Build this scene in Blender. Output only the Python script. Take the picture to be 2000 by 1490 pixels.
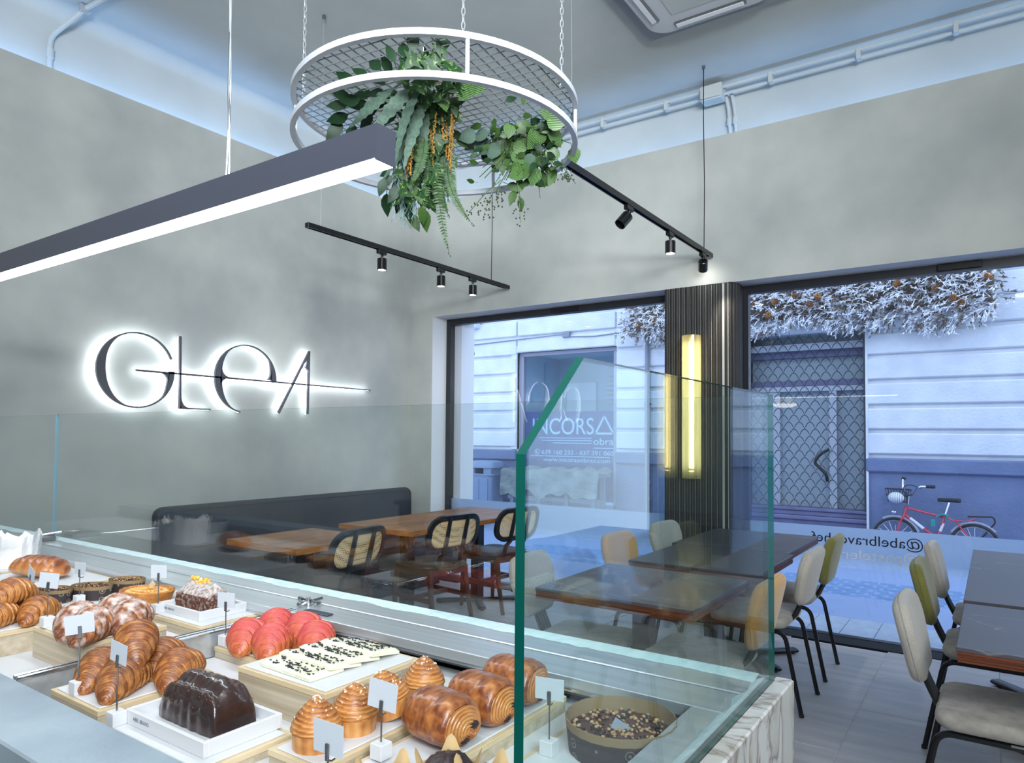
import bpy, math, random
from math import sin, cos, pi, radians as RAD
from mathutils import Vector, Matrix, noise as mnoise
random.seed(7)
sc = bpy.context.scene
for o in list(bpy.data.objects): bpy.data.objects.remove(o)
COL = sc.collection

# ---------------------------------------------------------------- camera
def rotbasis(yaw, pitch, roll):
    r = Vector((cos(yaw), sin(yaw), 0)); f = Vector((-sin(yaw), cos(yaw), 0)); u = Vector((0, 0, 1))
    f, u = f*cos(pitch)+u*sin(pitch), u*cos(pitch)-f*sin(pitch)
    r, u = r*cos(roll)+u*sin(roll), u*cos(roll)-r*sin(roll)
    return r, u, f
YAW = RAD(34.617)
cr, cu, cf = rotbasis(YAW, RAD(2.0103), RAD(.45108))
cam = bpy.data.cameras.new('camera'); camo = bpy.data.objects.new('camera', cam); COL.objects.link(camo)
camo.matrix_world = Matrix(((cr.x, cu.x, -cf.x, 0), (cr.y, cu.y, -cf.y, 0), (cr.z, cu.z, -cf.z, 1.40), (0, 0, 0, 1)))
cam.sensor_fit = 'HORIZONTAL'; cam.sensor_width = 36; cam.lens = 1366.127/2000*36
cam.shift_y = (801.3-745)/2000; cam.clip_start = .02; cam.clip_end = 200
sc.camera = camo

# ---------------------------------------------------------------- world, exposure, lights
vs = sc.view_settings; vs.view_transform = 'Standard'; vs.look = 'None'; vs.gamma = 1; vs.use_curve_mapping = False
vs.exposure = 0.0
sc.cycles.transparent_max_bounces = 24; sc.cycles.max_bounces = 8; sc.cycles.diffuse_bounces = 4
sc.cycles.glossy_bounces = 4; sc.cycles.sample_clamp_indirect = 6.0; sc.cycles.caustics_reflective = False; sc.cycles.caustics_refractive = False
w = bpy.data.worlds.new('overcast_sky'); sc.world = w; w.use_nodes = True
wn = w.node_tree.nodes; wl = w.node_tree.links
bg = wn['Background']; bg.inputs[1].default_value = 2.9; bg.inputs[0].default_value = (.60, .77, 1.0, 1)

def area_light(name, loc, size, sizey, power, color, rot=(0, 0, 0), spread=180):
    l = bpy.data.lights.new(name, 'AREA'); l.shape = 'RECTANGLE'; l.size = size; l.size_y = sizey; l.energy = power; l.color = color
    l.spread = RAD(spread)
    o = bpy.data.objects.new(name, l); COL.objects.link(o); o.location = loc; o.rotation_euler = rot; return o
COOL = (.88, .94, 1.0); BLUE = (.26, .52, 1.0); WARM = (1.0, .86, .70)
# LED strips hidden in the trough behind the plaster (cove lights)
area_light('cove_light_front', (-1.2, 5.285, 3.60), 7.3, .06, 11, BLUE, (RAD(180), 0, 0))
area_light('cove_light_left', (-4.90, 1.4, 3.60), .06, 7.4, 15, BLUE, (RAD(180), 0, 0))
# unseen area lights added to the right and behind to brighten the room
def aimed(name, loc, target, sx, sy, power, color, spread=180):
    o = area_light(name, loc, sx, sy, power, color, (0, 0, 0), spread); o.rotation_euler = (Vector(target)-Vector(loc)).to_track_quat('-Z', 'Y').to_euler()
aimed('added_wall_fill_light', (1.6, -2.5, 2.9), (-4.4, 5.2, 2.8), 2.0, 1.2, 17, COOL, 40)  # added from behind to brighten the window wall and corner, no fixture there
aimed('added_wall_fill_light', (2.95, .6, 2.9), (-4.4, 6.2, 2.6), 2.6, 1.2, 16, COOL, 42)  # second added light, from the right, for the same corner
aimed('room_fill_light', (2.2, -1.2, 3.2), (-3.4, 3.2, .9), 1.6, 1.0, 85, COOL, 120)  # added general fill without a fixture
aimed('added_ceiling_fill_light', (1.9, -2.2, 2.3), (-1.0, 1.2, 4.1), 1.6, .4, 105, COOL, 90)  # added to lift the ceiling brightness, no real uplighter
aimed('added_overhead_fill_light', (.3, -1.4, 4.05), (.3, -1.4, 0), 2.0, 1.0, 55, COOL)  # added overhead fill, no panel lamp is built here
# linear lamp over the case
area_light('linear_pendant_light', (-2.1, .977, 1.928), 2.2, .04, 6, (.86, .93, 1.0))

# ---------------------------------------------------------------- materials
MATS = {}
def nm(name):
    m = bpy.data.materials.new(name); m.use_nodes = True; nt = m.node_tree
    return m, nt, nt.nodes['Principled BSDF'], nt.nodes['Material Output']
def srgb(r, g, b):
    f = lambda c: ((c/255+.055)/1.055)**2.4 if c/255 > .04045 else c/255/12.92
    return (f(r), f(g), f(b), 1)
def mat(name, c1, c2=None, scale=5, rough=.5, metal=0, bump=0, bscale=40, detail=4, stretch=None, spec=.5, coat=0, ramp=(.35, .65), emit=None, sheen=0, bdist=.01):
    m, nt, p, out = nm(name); L = nt.links
    p.inputs['Roughness'].default_value = rough; p.inputs['Metallic'].default_value = metal
    p.inputs['Specular IOR Level'].default_value = spec; p.inputs['Coat Weight'].default_value = coat
    if sheen: p.inputs['Sheen Weight'].default_value = sheen
    p.inputs['Base Color'].default_value = c1
    tc = nt.nodes.new('ShaderNodeTexCoord'); mp = nt.nodes.new('ShaderNodeMapping'); L.new(tc.outputs['Object'], mp.inputs[0])
    if stretch: mp.inputs['Scale'].default_value = stretch
    if c2:
        n = nt.nodes.new('ShaderNodeTexNoise'); n.inputs['Scale'].default_value = scale; n.inputs['Detail'].default_value = detail
        L.new(mp.outputs[0], n.inputs[0])
        r = nt.nodes.new('ShaderNodeValToRGB'); r.color_ramp.elements[0].position = ramp[0]; r.color_ramp.elements[1].position = ramp[1]
        r.color_ramp.elements[0].color = c1; r.color_ramp.elements[1].color = c2
        L.new(n.outputs[0], r.inputs[0]); L.new(r.outputs[0], p.inputs['Base Color'])
    if bump:
        n2 = nt.nodes.new('ShaderNodeTexNoise'); n2.inputs['Scale'].default_value = bscale; n2.inputs['Detail'].default_value = 3
        L.new(mp.outputs[0], n2.inputs[0])
        b = nt.nodes.new('ShaderNodeBump'); b.inputs['Strength'].default_value = bump; b.inputs['Distance'].default_value = bdist
        L.new(n2.outputs[0], b.inputs['Height']); L.new(b.outputs[0], p.inputs['Normal'])
    if emit:
        p.inputs['Emission Color'].default_value = emit[0]; p.inputs['Emission Strength'].default_value = emit[1]
    MATS[name] = m; return m
def glassmat(name, tint, base=.055, rough=0.0):
    m, nt, p, out = nm(name); L = nt.links
    lw = nt.nodes.new('ShaderNodeLayerWeight'); lw.inputs[0].default_value = .5
    pw = nt.nodes.new('ShaderNodeMath'); pw.operation = 'POWER'; pw.inputs[1].default_value = 4.5
    L.new(lw.outputs['Facing'], pw.inputs[0])
    ma = nt.nodes.new('ShaderNodeMath'); ma.operation = 'MULTIPLY_ADD'; ma.inputs[1].default_value = .75; ma.inputs[2].default_value = base
    L.new(pw.outputs[0], ma.inputs[0])
    tr = nt.nodes.new('ShaderNodeBsdfTransparent'); tr.inputs[0].default_value = tint
    gl = nt.nodes.new('ShaderNodeBsdfGlossy'); gl.inputs['Roughness'].default_value = rough
    mx = nt.nodes.new('ShaderNodeMixShader'); L.new(ma.outputs[0], mx.inputs[0]); L.new(tr.outputs[0], mx.inputs[1]); L.new(gl.outputs[0], mx.inputs[2])
    L.new(mx.outputs[0], out.inputs[0]); MATS[name] = m; return m
def doughmat(name, pale, gold, brown, top=None, coat=.25, rough=.42, bump=.25, bscale=130):
    """dough coloured by its own 'crust' value (0 groove .. 1 crest) and a 'dust' value"""
    m, nt, p, out = nm(name); L = nt.links
    a = nt.nodes.new('ShaderNodeAttribute'); a.attribute_name = 'crust'
    tc = nt.nodes.new('ShaderNodeTexCoord'); n = nt.nodes.new('ShaderNodeTexNoise'); n.inputs['Scale'].default_value = 38; n.inputs['Detail'].default_value = 5
    L.new(tc.outputs['Object'], n.inputs[0])
    ad = nt.nodes.new('ShaderNodeMath'); ad.operation = 'MULTIPLY_ADD'; ad.inputs[1].default_value = .8; L.new(n.outputs[0], ad.inputs[0])
    sb = nt.nodes.new('ShaderNodeMath'); sb.operation = 'SUBTRACT'; sb.inputs[1].default_value = .4; L.new(a.outputs['Fac'], sb.inputs[0]); L.new(sb.outputs[0], ad.inputs[2])
    r = nt.nodes.new('ShaderNodeValToRGB'); e = r.color_ramp.elements; e[0].position = .1; e[0].color = pale; e[1].position = .9; e[1].color = brown
    k = e.new(.5); k.color = gold
    L.new(ad.outputs[0], r.inputs[0]); colr = r.outputs[0]
    if top:
        a2 = nt.nodes.new('ShaderNodeAttribute'); a2.attribute_name = 'dust'
        n3 = nt.nodes.new('ShaderNodeTexNoise'); n3.inputs['Scale'].default_value = top[1]; n3.inputs['Detail'].default_value = 6; L.new(tc.outputs['Object'], n3.inputs[0])
        s = nt.nodes.new('ShaderNodeMath'); s.operation = 'MULTIPLY_ADD'; s.inputs[1].default_value = top[2]; s.inputs[2].default_value = -top[2]*.5; L.new(n3.outputs[0], s.inputs[0])
        s2 = nt.nodes.new('ShaderNodeMath'); s2.operation = 'ADD'; s2.use_clamp = True; L.new(s.outputs[0], s2.inputs[0]); L.new(a2.outputs['Fac'], s2.inputs[1])
        s3 = nt.nodes.new('ShaderNodeMath'); s3.operation = 'MULTIPLY'; s3.inputs[1].default_value = top[3]; L.new(s2.outputs[0], s3.inputs[0])
        mx = nt.nodes.new('ShaderNodeMixRGB'); mx.inputs[2].default_value = top[0]; L.new(s3.outputs[0], mx.inputs[0]); L.new(colr, mx.inputs[1]); colr = mx.outputs[0]
    L.new(colr, p.inputs['Base Color'])
    p.inputs['Roughness'].default_value = rough; p.inputs['Coat Weight'].default_value = coat; p.inputs['Coat Roughness'].default_value = .25
    n2 = nt.nodes.new('ShaderNodeTexNoise'); n2.inputs['Scale'].default_value = bscale; n2.inputs['Detail'].default_value = 4; L.new(tc.outputs['Object'], n2.inputs[0])
    b = nt.nodes.new('ShaderNodeBump'); b.inputs['Strength'].default_value = bump; b.inputs['Distance'].default_value = .003; L.new(n2.outputs[0], b.inputs['Height']); L.new(b.outputs[0], p.inputs['Normal'])
    MATS[name] = m; return m

mat('plaster', srgb(158, 162, 159), srgb(188, 190, 184), scale=1.6, detail=10, rough=.8, bump=.06, bscale=9, ramp=(.32, .68))
mat('white_paint', srgb(184, 190, 190), srgb(194, 199, 198), scale=2, rough=.8, bump=.05, bscale=30)
mat('reveal_white', srgb(214, 216, 218), rough=.6)
mat('black_frame', srgb(30, 32, 38), rough=.35)
mat('black_metal', srgb(13, 13, 15), rough=.3, spec=.5)
mat('mesh_grey', srgb(132, 138, 142), rough=.5)
mat('panel_shade_grey', srgb(150, 156, 166), rough=.8)  # shadow on the air conditioner's outer panel, put into its colour
mat('threshold_black', srgb(16, 17, 20), rough=.6, spec=.2)
mat('film_white', srgb(252, 252, 252), rough=.6)
mat('anthracite', srgb(62, 65, 76), rough=.45)
mat('pillar_black', srgb(44, 43, 43), srgb(36, 35, 36), scale=6, rough=.6, spec=.3)
mat('white_metal', srgb(204, 207, 213), rough=.35)
mat('steel', srgb(196, 202, 206), srgb(212, 216, 220), scale=60, stretch=(.02, 1, 1), rough=.30, metal=.65)
mat('dark_steel', srgb(118, 120, 122), srgb(134, 135, 136), scale=60, stretch=(.02, 1, 1), rough=.34, metal=.85)
mat('zinc_worktop', srgb(146, 162, 174), srgb(166, 182, 192), scale=7, detail=8, rough=.38, metal=.35, bump=.04, bscale=90)
mat('chrome', srgb(205, 208, 212), rough=.12, metal=1)
mat('floor_tile', srgb(164, 164, 168), srgb(186, 186, 188), scale=5, detail=8, stretch=(.35, 2.2, 1), rough=.42, bump=.05, bscale=50)
mat('grout', srgb(205, 205, 205), rough=.9)
mat('board_white', srgb(218, 219, 221), rough=.55)
mat('card_white', srgb(200, 206, 213), rough=.6)
mat('oak', srgb(204, 191, 168), srgb(178, 163, 138), scale=9, detail=8, stretch=(.25, 6, 9), rough=.55, bump=.08, bscale=60)
mat('oak_edge', srgb(222, 202, 166), srgb(208, 186, 148), scale=12, stretch=(1, 1, 6), rough=.55)
mat('walnut', srgb(176, 118, 66), srgb(128, 80, 42), scale=5, detail=8, stretch=(5, .5, 5), rough=.4)
mat('walnut_edge', srgb(168, 108, 52), srgb(132, 80, 36), scale=10, stretch=(1, 1, 8), rough=.4)
mat('stone_top', srgb(70, 68, 75), srgb(82, 80, 87), scale=3, detail=8, stretch=(1.5, .5, 1), rough=.36)
mat('ply_edge', srgb(118, 56, 24), srgb(56, 28, 16), scale=30, stretch=(.1, .1, 8), rough=.4)
mat('dark_wood', srgb(70, 38, 24), srgb(52, 28, 18), scale=8, stretch=(1, 1, 4), rough=.4)
mat('black_lacquer', srgb(24, 26, 32), rough=.3)
mat('navy_leather', srgb(44, 48, 58), srgb(38, 42, 52), scale=12, rough=.55, bump=.1, bscale=120)
mat('fabric_beige', srgb(182, 176, 166), srgb(166, 160, 150), scale=260, detail=2, rough=.95, bump=.5, bscale=420, sheen=.3, bdist=.002)
mat('fabric_olive', srgb(122, 120, 58), srgb(104, 102, 46), scale=260, detail=2, rough=.95, bump=.5, bscale=420, sheen=.3, bdist=.002)
mat('fabric_mustard', srgb(206, 156, 78), srgb(184, 134, 60), scale=260, detail=2, rough=.95, bump=.5, bscale=420, sheen=.3, bdist=.002)
mat('fabric_grey', srgb(168, 162, 152), srgb(142, 136, 128), scale=22, detail=8, rough=.95, bump=.3, bscale=420, sheen=.3, bdist=.002)
mat('choc_glaze', srgb(62, 44, 40), srgb(44, 30, 28), scale=20, rough=.22, coat=.5, bump=.35, bscale=45, bdist=.006)
mat('choc_crumb', srgb(104, 62, 40), srgb(70, 40, 28), scale=60, rough=.8, bump=.7, bscale=160, bdist=.003)
mat('choc_dark', srgb(62, 46, 46), srgb(40, 28, 28), scale=40, rough=.4, bump=.8, bscale=70, bdist=.006)
mat('nut', srgb(206, 170, 122), srgb(164, 120, 76), scale=80, rough=.6)
mat('nib', srgb(128, 72, 50), srgb(90, 50, 38), scale=80, rough=.6)
mat('pearl', srgb(240, 230, 212), rough=.5)
mat('orange_peel', srgb(250, 176, 50), srgb(255, 200, 92), scale=60, rough=.25, coat=.4)
mat('white_choc', srgb(238, 236, 214), srgb(228, 226, 196), scale=30, rough=.4, bump=.2, bscale=80)
mat('cookie', srgb(44, 42, 50), rough=.7)
mat('paper_brown', srgb(210, 176, 128), srgb(194, 158, 108), scale=18, rough=.8, bump=.15, bscale=50)
mat('paper_rim', srgb(146, 122, 88), rough=.75)
mat('paper_white', srgb(244, 244, 244), rough=.7, bump=.5, bscale=45)
mat('custard', srgb(236, 190, 96), srgb(206, 138, 54), scale=26, stretch=(1, 4, 1), detail=6, rough=.3, coat=.4)
mat('tart_crust', srgb(204, 142, 72), srgb(170, 104, 44), scale=40, rough=.7, bump=.4, bscale=120)
mat('led_white', (1, 1, 1, 1), rough=.5, emit=((.9, .95, 1, 1), 7.0))
mat('led_halo', (1, 1, 1, 1), rough=.5, emit=((.86, .93, 1, 1), 15.0))
mat('spot_led', (1, 1, 1, 1), rough=.5, emit=((1, .93, .84, 1), 60.0))
mat('tube_led', (1, 1, 1, 1), rough=.5, emit=((1, .97, .90, 1), 10.0))
mat('lamp_opal', (1, 1, 1, 1), rough=.5, emit=((1, .94, .84, 1), 8.0))
mat('sign_face', srgb(98, 98, 104), rough=.4, metal=.5)
mat('cane_shade', srgb(214, 178, 120), rough=.7)
mat('glass_edge', srgb(8, 92, 80), srgb(4, 62, 58), scale=3, stretch=(1, 1, .3), rough=.25, spec=.4)
mat('glass_edge_pale', srgb(120, 160, 176), rough=.2, spec=.8)
mat('silicone', srgb(214, 232, 234), srgb(196, 222, 226), scale=14, rough=.4, bump=.6, bscale=30)
mat('facade_white', srgb(214, 216, 222), srgb(200, 203, 212), scale=3, detail=7, rough=.9, bump=.35, bscale=26, bdist=.02)
mat('facade_blue', srgb(112, 124, 156), srgb(100, 112, 146), scale=2.2, detail=7, rough=.9, bump=.35, bscale=26, bdist=.02)
mat('facade_trim', srgb(150, 152, 170), rough=.7)
mat('grey_metal', srgb(120, 128, 142), rough=.5)
mat('grille_metal', srgb(66, 68, 76), rough=.5, metal=.3)
mat('door_grey', srgb(142, 154, 164), rough=.6)
mat('door_light', srgb(170, 176, 188), rough=.6)
mat('poster_blue', srgb(58, 68, 128), rough=.5)
mat('poster_white', srgb(206, 222, 240), rough=.5)
mat('sill_violet', srgb(104, 104, 136), srgb(92, 92, 122), scale=5, rough=.7)
mat('tarp', srgb(120, 128, 132), srgb(92, 100, 104), scale=5, rough=.8, bump=.8, bscale=9, bdist=.05)
mat('shop_inside', srgb(150, 178, 196), rough=.8)
mat('paving', srgb(160, 172, 190), srgb(146, 160, 178), scale=14, rough=.85, bump=.2, bscale=60)
mat('kerb', srgb(132, 150, 186), rough=.8)
mat('cobble', srgb(112, 142, 184), srgb(96, 126, 168), scale=6, rough=.75, bump=.3, bscale=30)
mat('frost', srgb(240, 240, 244), srgb(222, 222, 230), scale=40, rough=.9)
mat('twig', srgb(120, 104, 92), srgb(88, 76, 68), scale=30, rough=.9)
mat('cone', srgb(170, 112, 56), srgb(120, 76, 40), scale=60, rough=.8)
mat('bike_red', srgb(196, 52, 72), rough=.35, coat=.5)
mat('bike_white', srgb(222, 222, 226), rough=.4)
mat('rubber', srgb(34, 36, 42), rough=.7)
mat('teal_plastic', srgb(24, 132, 132), rough=.4)
mat('bin_plastic', srgb(116, 134, 164), rough=.5)
mat('leaf_deep', srgb(26, 58, 28), srgb(15, 40, 22), scale=30, rough=.5, spec=.3)
mat('leaf_bright', srgb(58, 86, 30), srgb(36, 66, 24), scale=30, rough=.5, spec=.3)
mat('leaf_ivy', srgb(30, 62, 30), srgb(120, 146, 72), scale=3.5, rough=.5, spec=.3, ramp=(.52, .66))
mat('leaf_grey', srgb(88, 112, 96), srgb(70, 94, 80), scale=24, rough=.7)
mat('leaf_fern', srgb(60, 88, 46), srgb(42, 68, 36), scale=24, rough=.5)
mat('moss_grey', srgb(122, 148, 146), rough=.9)
mat('amaranth', srgb(168, 128, 52), srgb(140, 100, 40), scale=60, rough=.8)
mat('berry', srgb(44, 58, 36), rough=.5)
mat('stem_green', srgb(64, 88, 44), rough=.6)
glassmat('glass_case', (.955, .985, .98, 1), base=.085)
glassmat('glass_end', (.91, .97, .965, 1), base=.045)
glassmat('glass_window', (.96, .975, 1, 1), base=.035)
glassmat('glass_shop', (.85, .92, .96, 1), base=.015)
def special():
    # marble: veins
    m, nt, p, out = nm('marble'); L = nt.links
    tc = nt.nodes.new('ShaderNodeTexCoord'); mp = nt.nodes.new('ShaderNodeMapping'); mp.inputs['Scale'].default_value = (1, 2.2, .9); mp.inputs['Rotation'].default_value = (.5, 0, 0); L.new(tc.outputs['Object'], mp.inputs[0])
    n = nt.nodes.new('ShaderNodeTexNoise'); n.inputs['Scale'].default_value = 7; n.inputs['Detail'].default_value = 9; n.inputs['Distortion'].default_value = .9; L.new(mp.outputs[0], n.inputs[0])
    r = nt.nodes.new('ShaderNodeValToRGB'); e = r.color_ramp.elements; e[0].position = .40; e[0].color = srgb(196, 197, 194); e[1].position = .60; e[1].color = srgb(188, 188, 184)
    k = e.new(.49); k.color = srgb(136, 128, 118); k = e.new(.455); k.color = srgb(184, 182, 177); k = e.new(.53); k.color = srgb(176, 173, 167)
    L.new(n.outputs[0], r.inputs[0]); L.new(r.outputs[0], p.inputs['Base Color']); p.inputs['Roughness'].default_value = .22; MATS['marble'] = m
    # frosted film: light comes through, the lower edge fades
    m, nt, p, out = nm('frosted_film'); L = nt.links
    tl = nt.nodes.new('ShaderNodeBsdfTranslucent'); tl.inputs[0].default_value = (.60, .72, .86, 1)
    df = nt.nodes.new('ShaderNodeBsdfDiffuse'); df.inputs[0].default_value = (.7, .72, .76, 1)
    m1 = nt.nodes.new('ShaderNodeMixShader'); m1.inputs[0].default_value = .3; L.new(tl.outputs[0], m1.inputs[1]); L.new(df.outputs[0], m1.inputs[2])
    tr = nt.nodes.new('ShaderNodeBsdfTransparent'); tc = nt.nodes.new('ShaderNodeTexCoord'); sx = nt.nodes.new('ShaderNodeSeparateXYZ'); L.new(tc.outputs['Object'], sx.inputs[0])
    mr = nt.nodes.new('ShaderNodeMapRange'); mr.inputs[1].default_value = .47; mr.inputs[2].default_value = .56; mr.inputs[3].default_value = 0; mr.inputs[4].default_value = .93; L.new(sx.outputs['Z'], mr.inputs[0])
    m2 = nt.nodes.new('ShaderNodeMixShader'); L.new(mr.outputs[0], m2.inputs[0]); L.new(tr.outputs[0], m2.inputs[1]); L.new(m1.outputs[0], m2.inputs[2]); L.new(m2.outputs[0], out.inputs[0]); MATS['frosted_film'] = m
    # cane webbing: straw with small holes
    m, nt, p, out = nm('cane'); L = nt.links
    tc = nt.nodes.new('ShaderNodeTexCoord'); v = nt.nodes.new('ShaderNodeTexVoronoi'); v.inputs['Scale'].default_value = 78; v.inputs['Randomness'].default_value = 0
    L.new(tc.outputs['Object'], v.inputs[0]); lt = nt.nodes.new('ShaderNodeMath'); lt.operation = 'LESS_THAN'; lt.inputs[1].default_value = .33; L.new(v.outputs['Distance'], lt.inputs[0])
    p.inputs['Base Color'].default_value = srgb(214, 186, 140); p.inputs['Roughness'].default_value = .7
    tr = nt.nodes.new('ShaderNodeBsdfTransparent'); mx = nt.nodes.new('ShaderNodeMixShader'); L.new(lt.outputs[0], mx.inputs[0]); L.new(p.outputs[0], mx.inputs[1]); L.new(tr.outputs[0], mx.inputs[2]); L.new(mx.outputs[0], out.inputs[0]); MATS['cane'] = m
    # amber lamp glass
    m, nt, p, out = nm('amber_glass'); L = nt.links
    tr = nt.nodes.new('ShaderNodeBsdfTransparent'); tr.inputs[0].default_value = (.96, .88, .58, 1); tl = nt.nodes.new('ShaderNodeBsdfTranslucent'); tl.inputs[0].default_value = (.96, .90, .62, 1)
    gl = nt.nodes.new('ShaderNodeBsdfGlossy'); gl.inputs['Roughness'].default_value = .05
    m1 = nt.nodes.new('ShaderNodeMixShader'); m1.inputs[0].default_value = .32; L.new(tr.outputs[0], m1.inputs[1]); L.new(tl.outputs[0], m1.inputs[2])
    m2 = nt.nodes.new('ShaderNodeMixShader'); m2.inputs[0].default_value = .06; L.new(m1.outputs[0], m2.inputs[1]); L.new(gl.outputs[0], m2.inputs[2]); L.new(m2.outputs[0], out.inputs[0]); MATS['amber_glass'] = m
    # paper cake mould: dark brown with a pale repeated print
    m, nt, p, out = nm('paper_mould'); L = nt.links
    tc = nt.nodes.new('ShaderNodeTexCoord'); v = nt.nodes.new('ShaderNodeTexVoronoi'); v.inputs['Scale'].default_value = 42; v.inputs['Randomness'].default_value = .15; v.feature = 'F1'
    L.new(tc.outputs['Object'], v.inputs[0]); r = nt.nodes.new('ShaderNodeValToRGB'); e = r.color_ramp.elements; r.color_ramp.interpolation = 'CONSTANT'
    e[0].position = 0; e[0].color = srgb(150, 140, 132); e[1].position = .12; e[1].color = srgb(58, 46, 46); k = e.new(.26); k.color = srgb(140, 130, 124); k = e.new(.33); k.color = srgb(56, 46, 46)
    L.new(v.outputs['Distance'], r.inputs[0]); L.new(r.outputs[0], p.inputs['Base Color']); p.inputs['Roughness'].default_value = .6; MATS['paper_mould'] = m
    # striped leaf
    m, nt, p, out = nm('leaf_striped'); L = nt.links
    tc = nt.nodes.new('ShaderNodeTexCoord'); wv = nt.nodes.new('ShaderNodeTexWave'); wv.inputs['Scale'].default_value = 4.2; wv.inputs['Distortion'].default_value = 1.5; L.new(tc.outputs['Object'], wv.inputs[0])
    r = nt.nodes.new('ShaderNodeValToRGB'); r.color_ramp.elements[0].color = srgb(26, 58, 32); r.color_ramp.elements[1].color = srgb(120, 156, 84); r.color_ramp.elements[0].position = .55; r.color_ramp.elements[1].position = .85
    L.new(wv.outputs[0], r.inputs[0]); L.new(r.outputs[0], p.inputs['Base Color']); p.inputs['Roughness'].default_value = .4; MATS['leaf_striped'] = m
    # dark stone table top with a few thin pale veins
    m, nt, p, out = nm('stone_top'); L = nt.links
    tc = nt.nodes.new('ShaderNodeTexCoord'); gi = nt.nodes.new('ShaderNodeNewGeometry'); mp = nt.nodes.new('ShaderNodeMapping'); mp.inputs['Scale'].default_value = (.5, 1.6, 1); mp.inputs['Rotation'].default_value = (0, 0, .25); L.new(gi.outputs['Position'], mp.inputs[0])
    n = nt.nodes.new('ShaderNodeTexNoise'); n.inputs['Scale'].default_value = 1.7; n.inputs['Detail'].default_value = 6; n.inputs['Roughness'].default_value = .45; L.new(mp.outputs[0], n.inputs[0])
    r = nt.nodes.new('ShaderNodeValToRGB'); e = r.color_ramp.elements; e[0].position = .0; e[0].color = srgb(70, 68, 75); e[1].position = 1; e[1].color = srgb(80, 78, 85)
    for q, c_ in ((.494, srgb(74, 72, 79)), (.4975, srgb(140, 138, 142)), (.501, srgb(74, 72, 79))): k = e.new(q); k.color = c_
    L.new(n.outputs[0], r.inputs[0]); L.new(r.outputs[0], p.inputs['Base Color']); p.inputs['Roughness'].default_value = .38; MATS['stone_top'] = m
special()
PALE, GOLD, BROWN = srgb(230, 182, 118), srgb(204, 136, 70), srgb(128, 68, 32)
doughmat('dough', PALE, GOLD, BROWN)
doughmat('dough_gloss', srgb(214, 162, 98), srgb(182, 110, 54), srgb(118, 58, 30), coat=.6, rough=.32, bump=.7, bscale=90)
doughmat('dough_cinnamon', srgb(226, 176, 110), srgb(198, 130, 66), srgb(124, 66, 34), top=(srgb(112, 66, 44), 90, 3.0, .75))
doughmat('dough_sugar', srgb(214, 160, 104), srgb(176, 108, 62), srgb(104, 56, 34), top=(srgb(240, 232, 226), 60, 3.2, .85), coat=.1, rough=.55)
doughmat('dough_pink', srgb(232, 176, 110), srgb(208, 130, 66), srgb(168, 82, 44), top=(srgb(204, 62, 84), 60, 1.0, .9), coat=.15)
doughmat('choc_sugar', srgb(110, 62, 38), srgb(88, 48, 32), srgb(60, 34, 26), top=(srgb(236, 228, 222), 120, 2.8, .7), coat=0, rough=.85, bump=.9, bscale=150)

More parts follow.
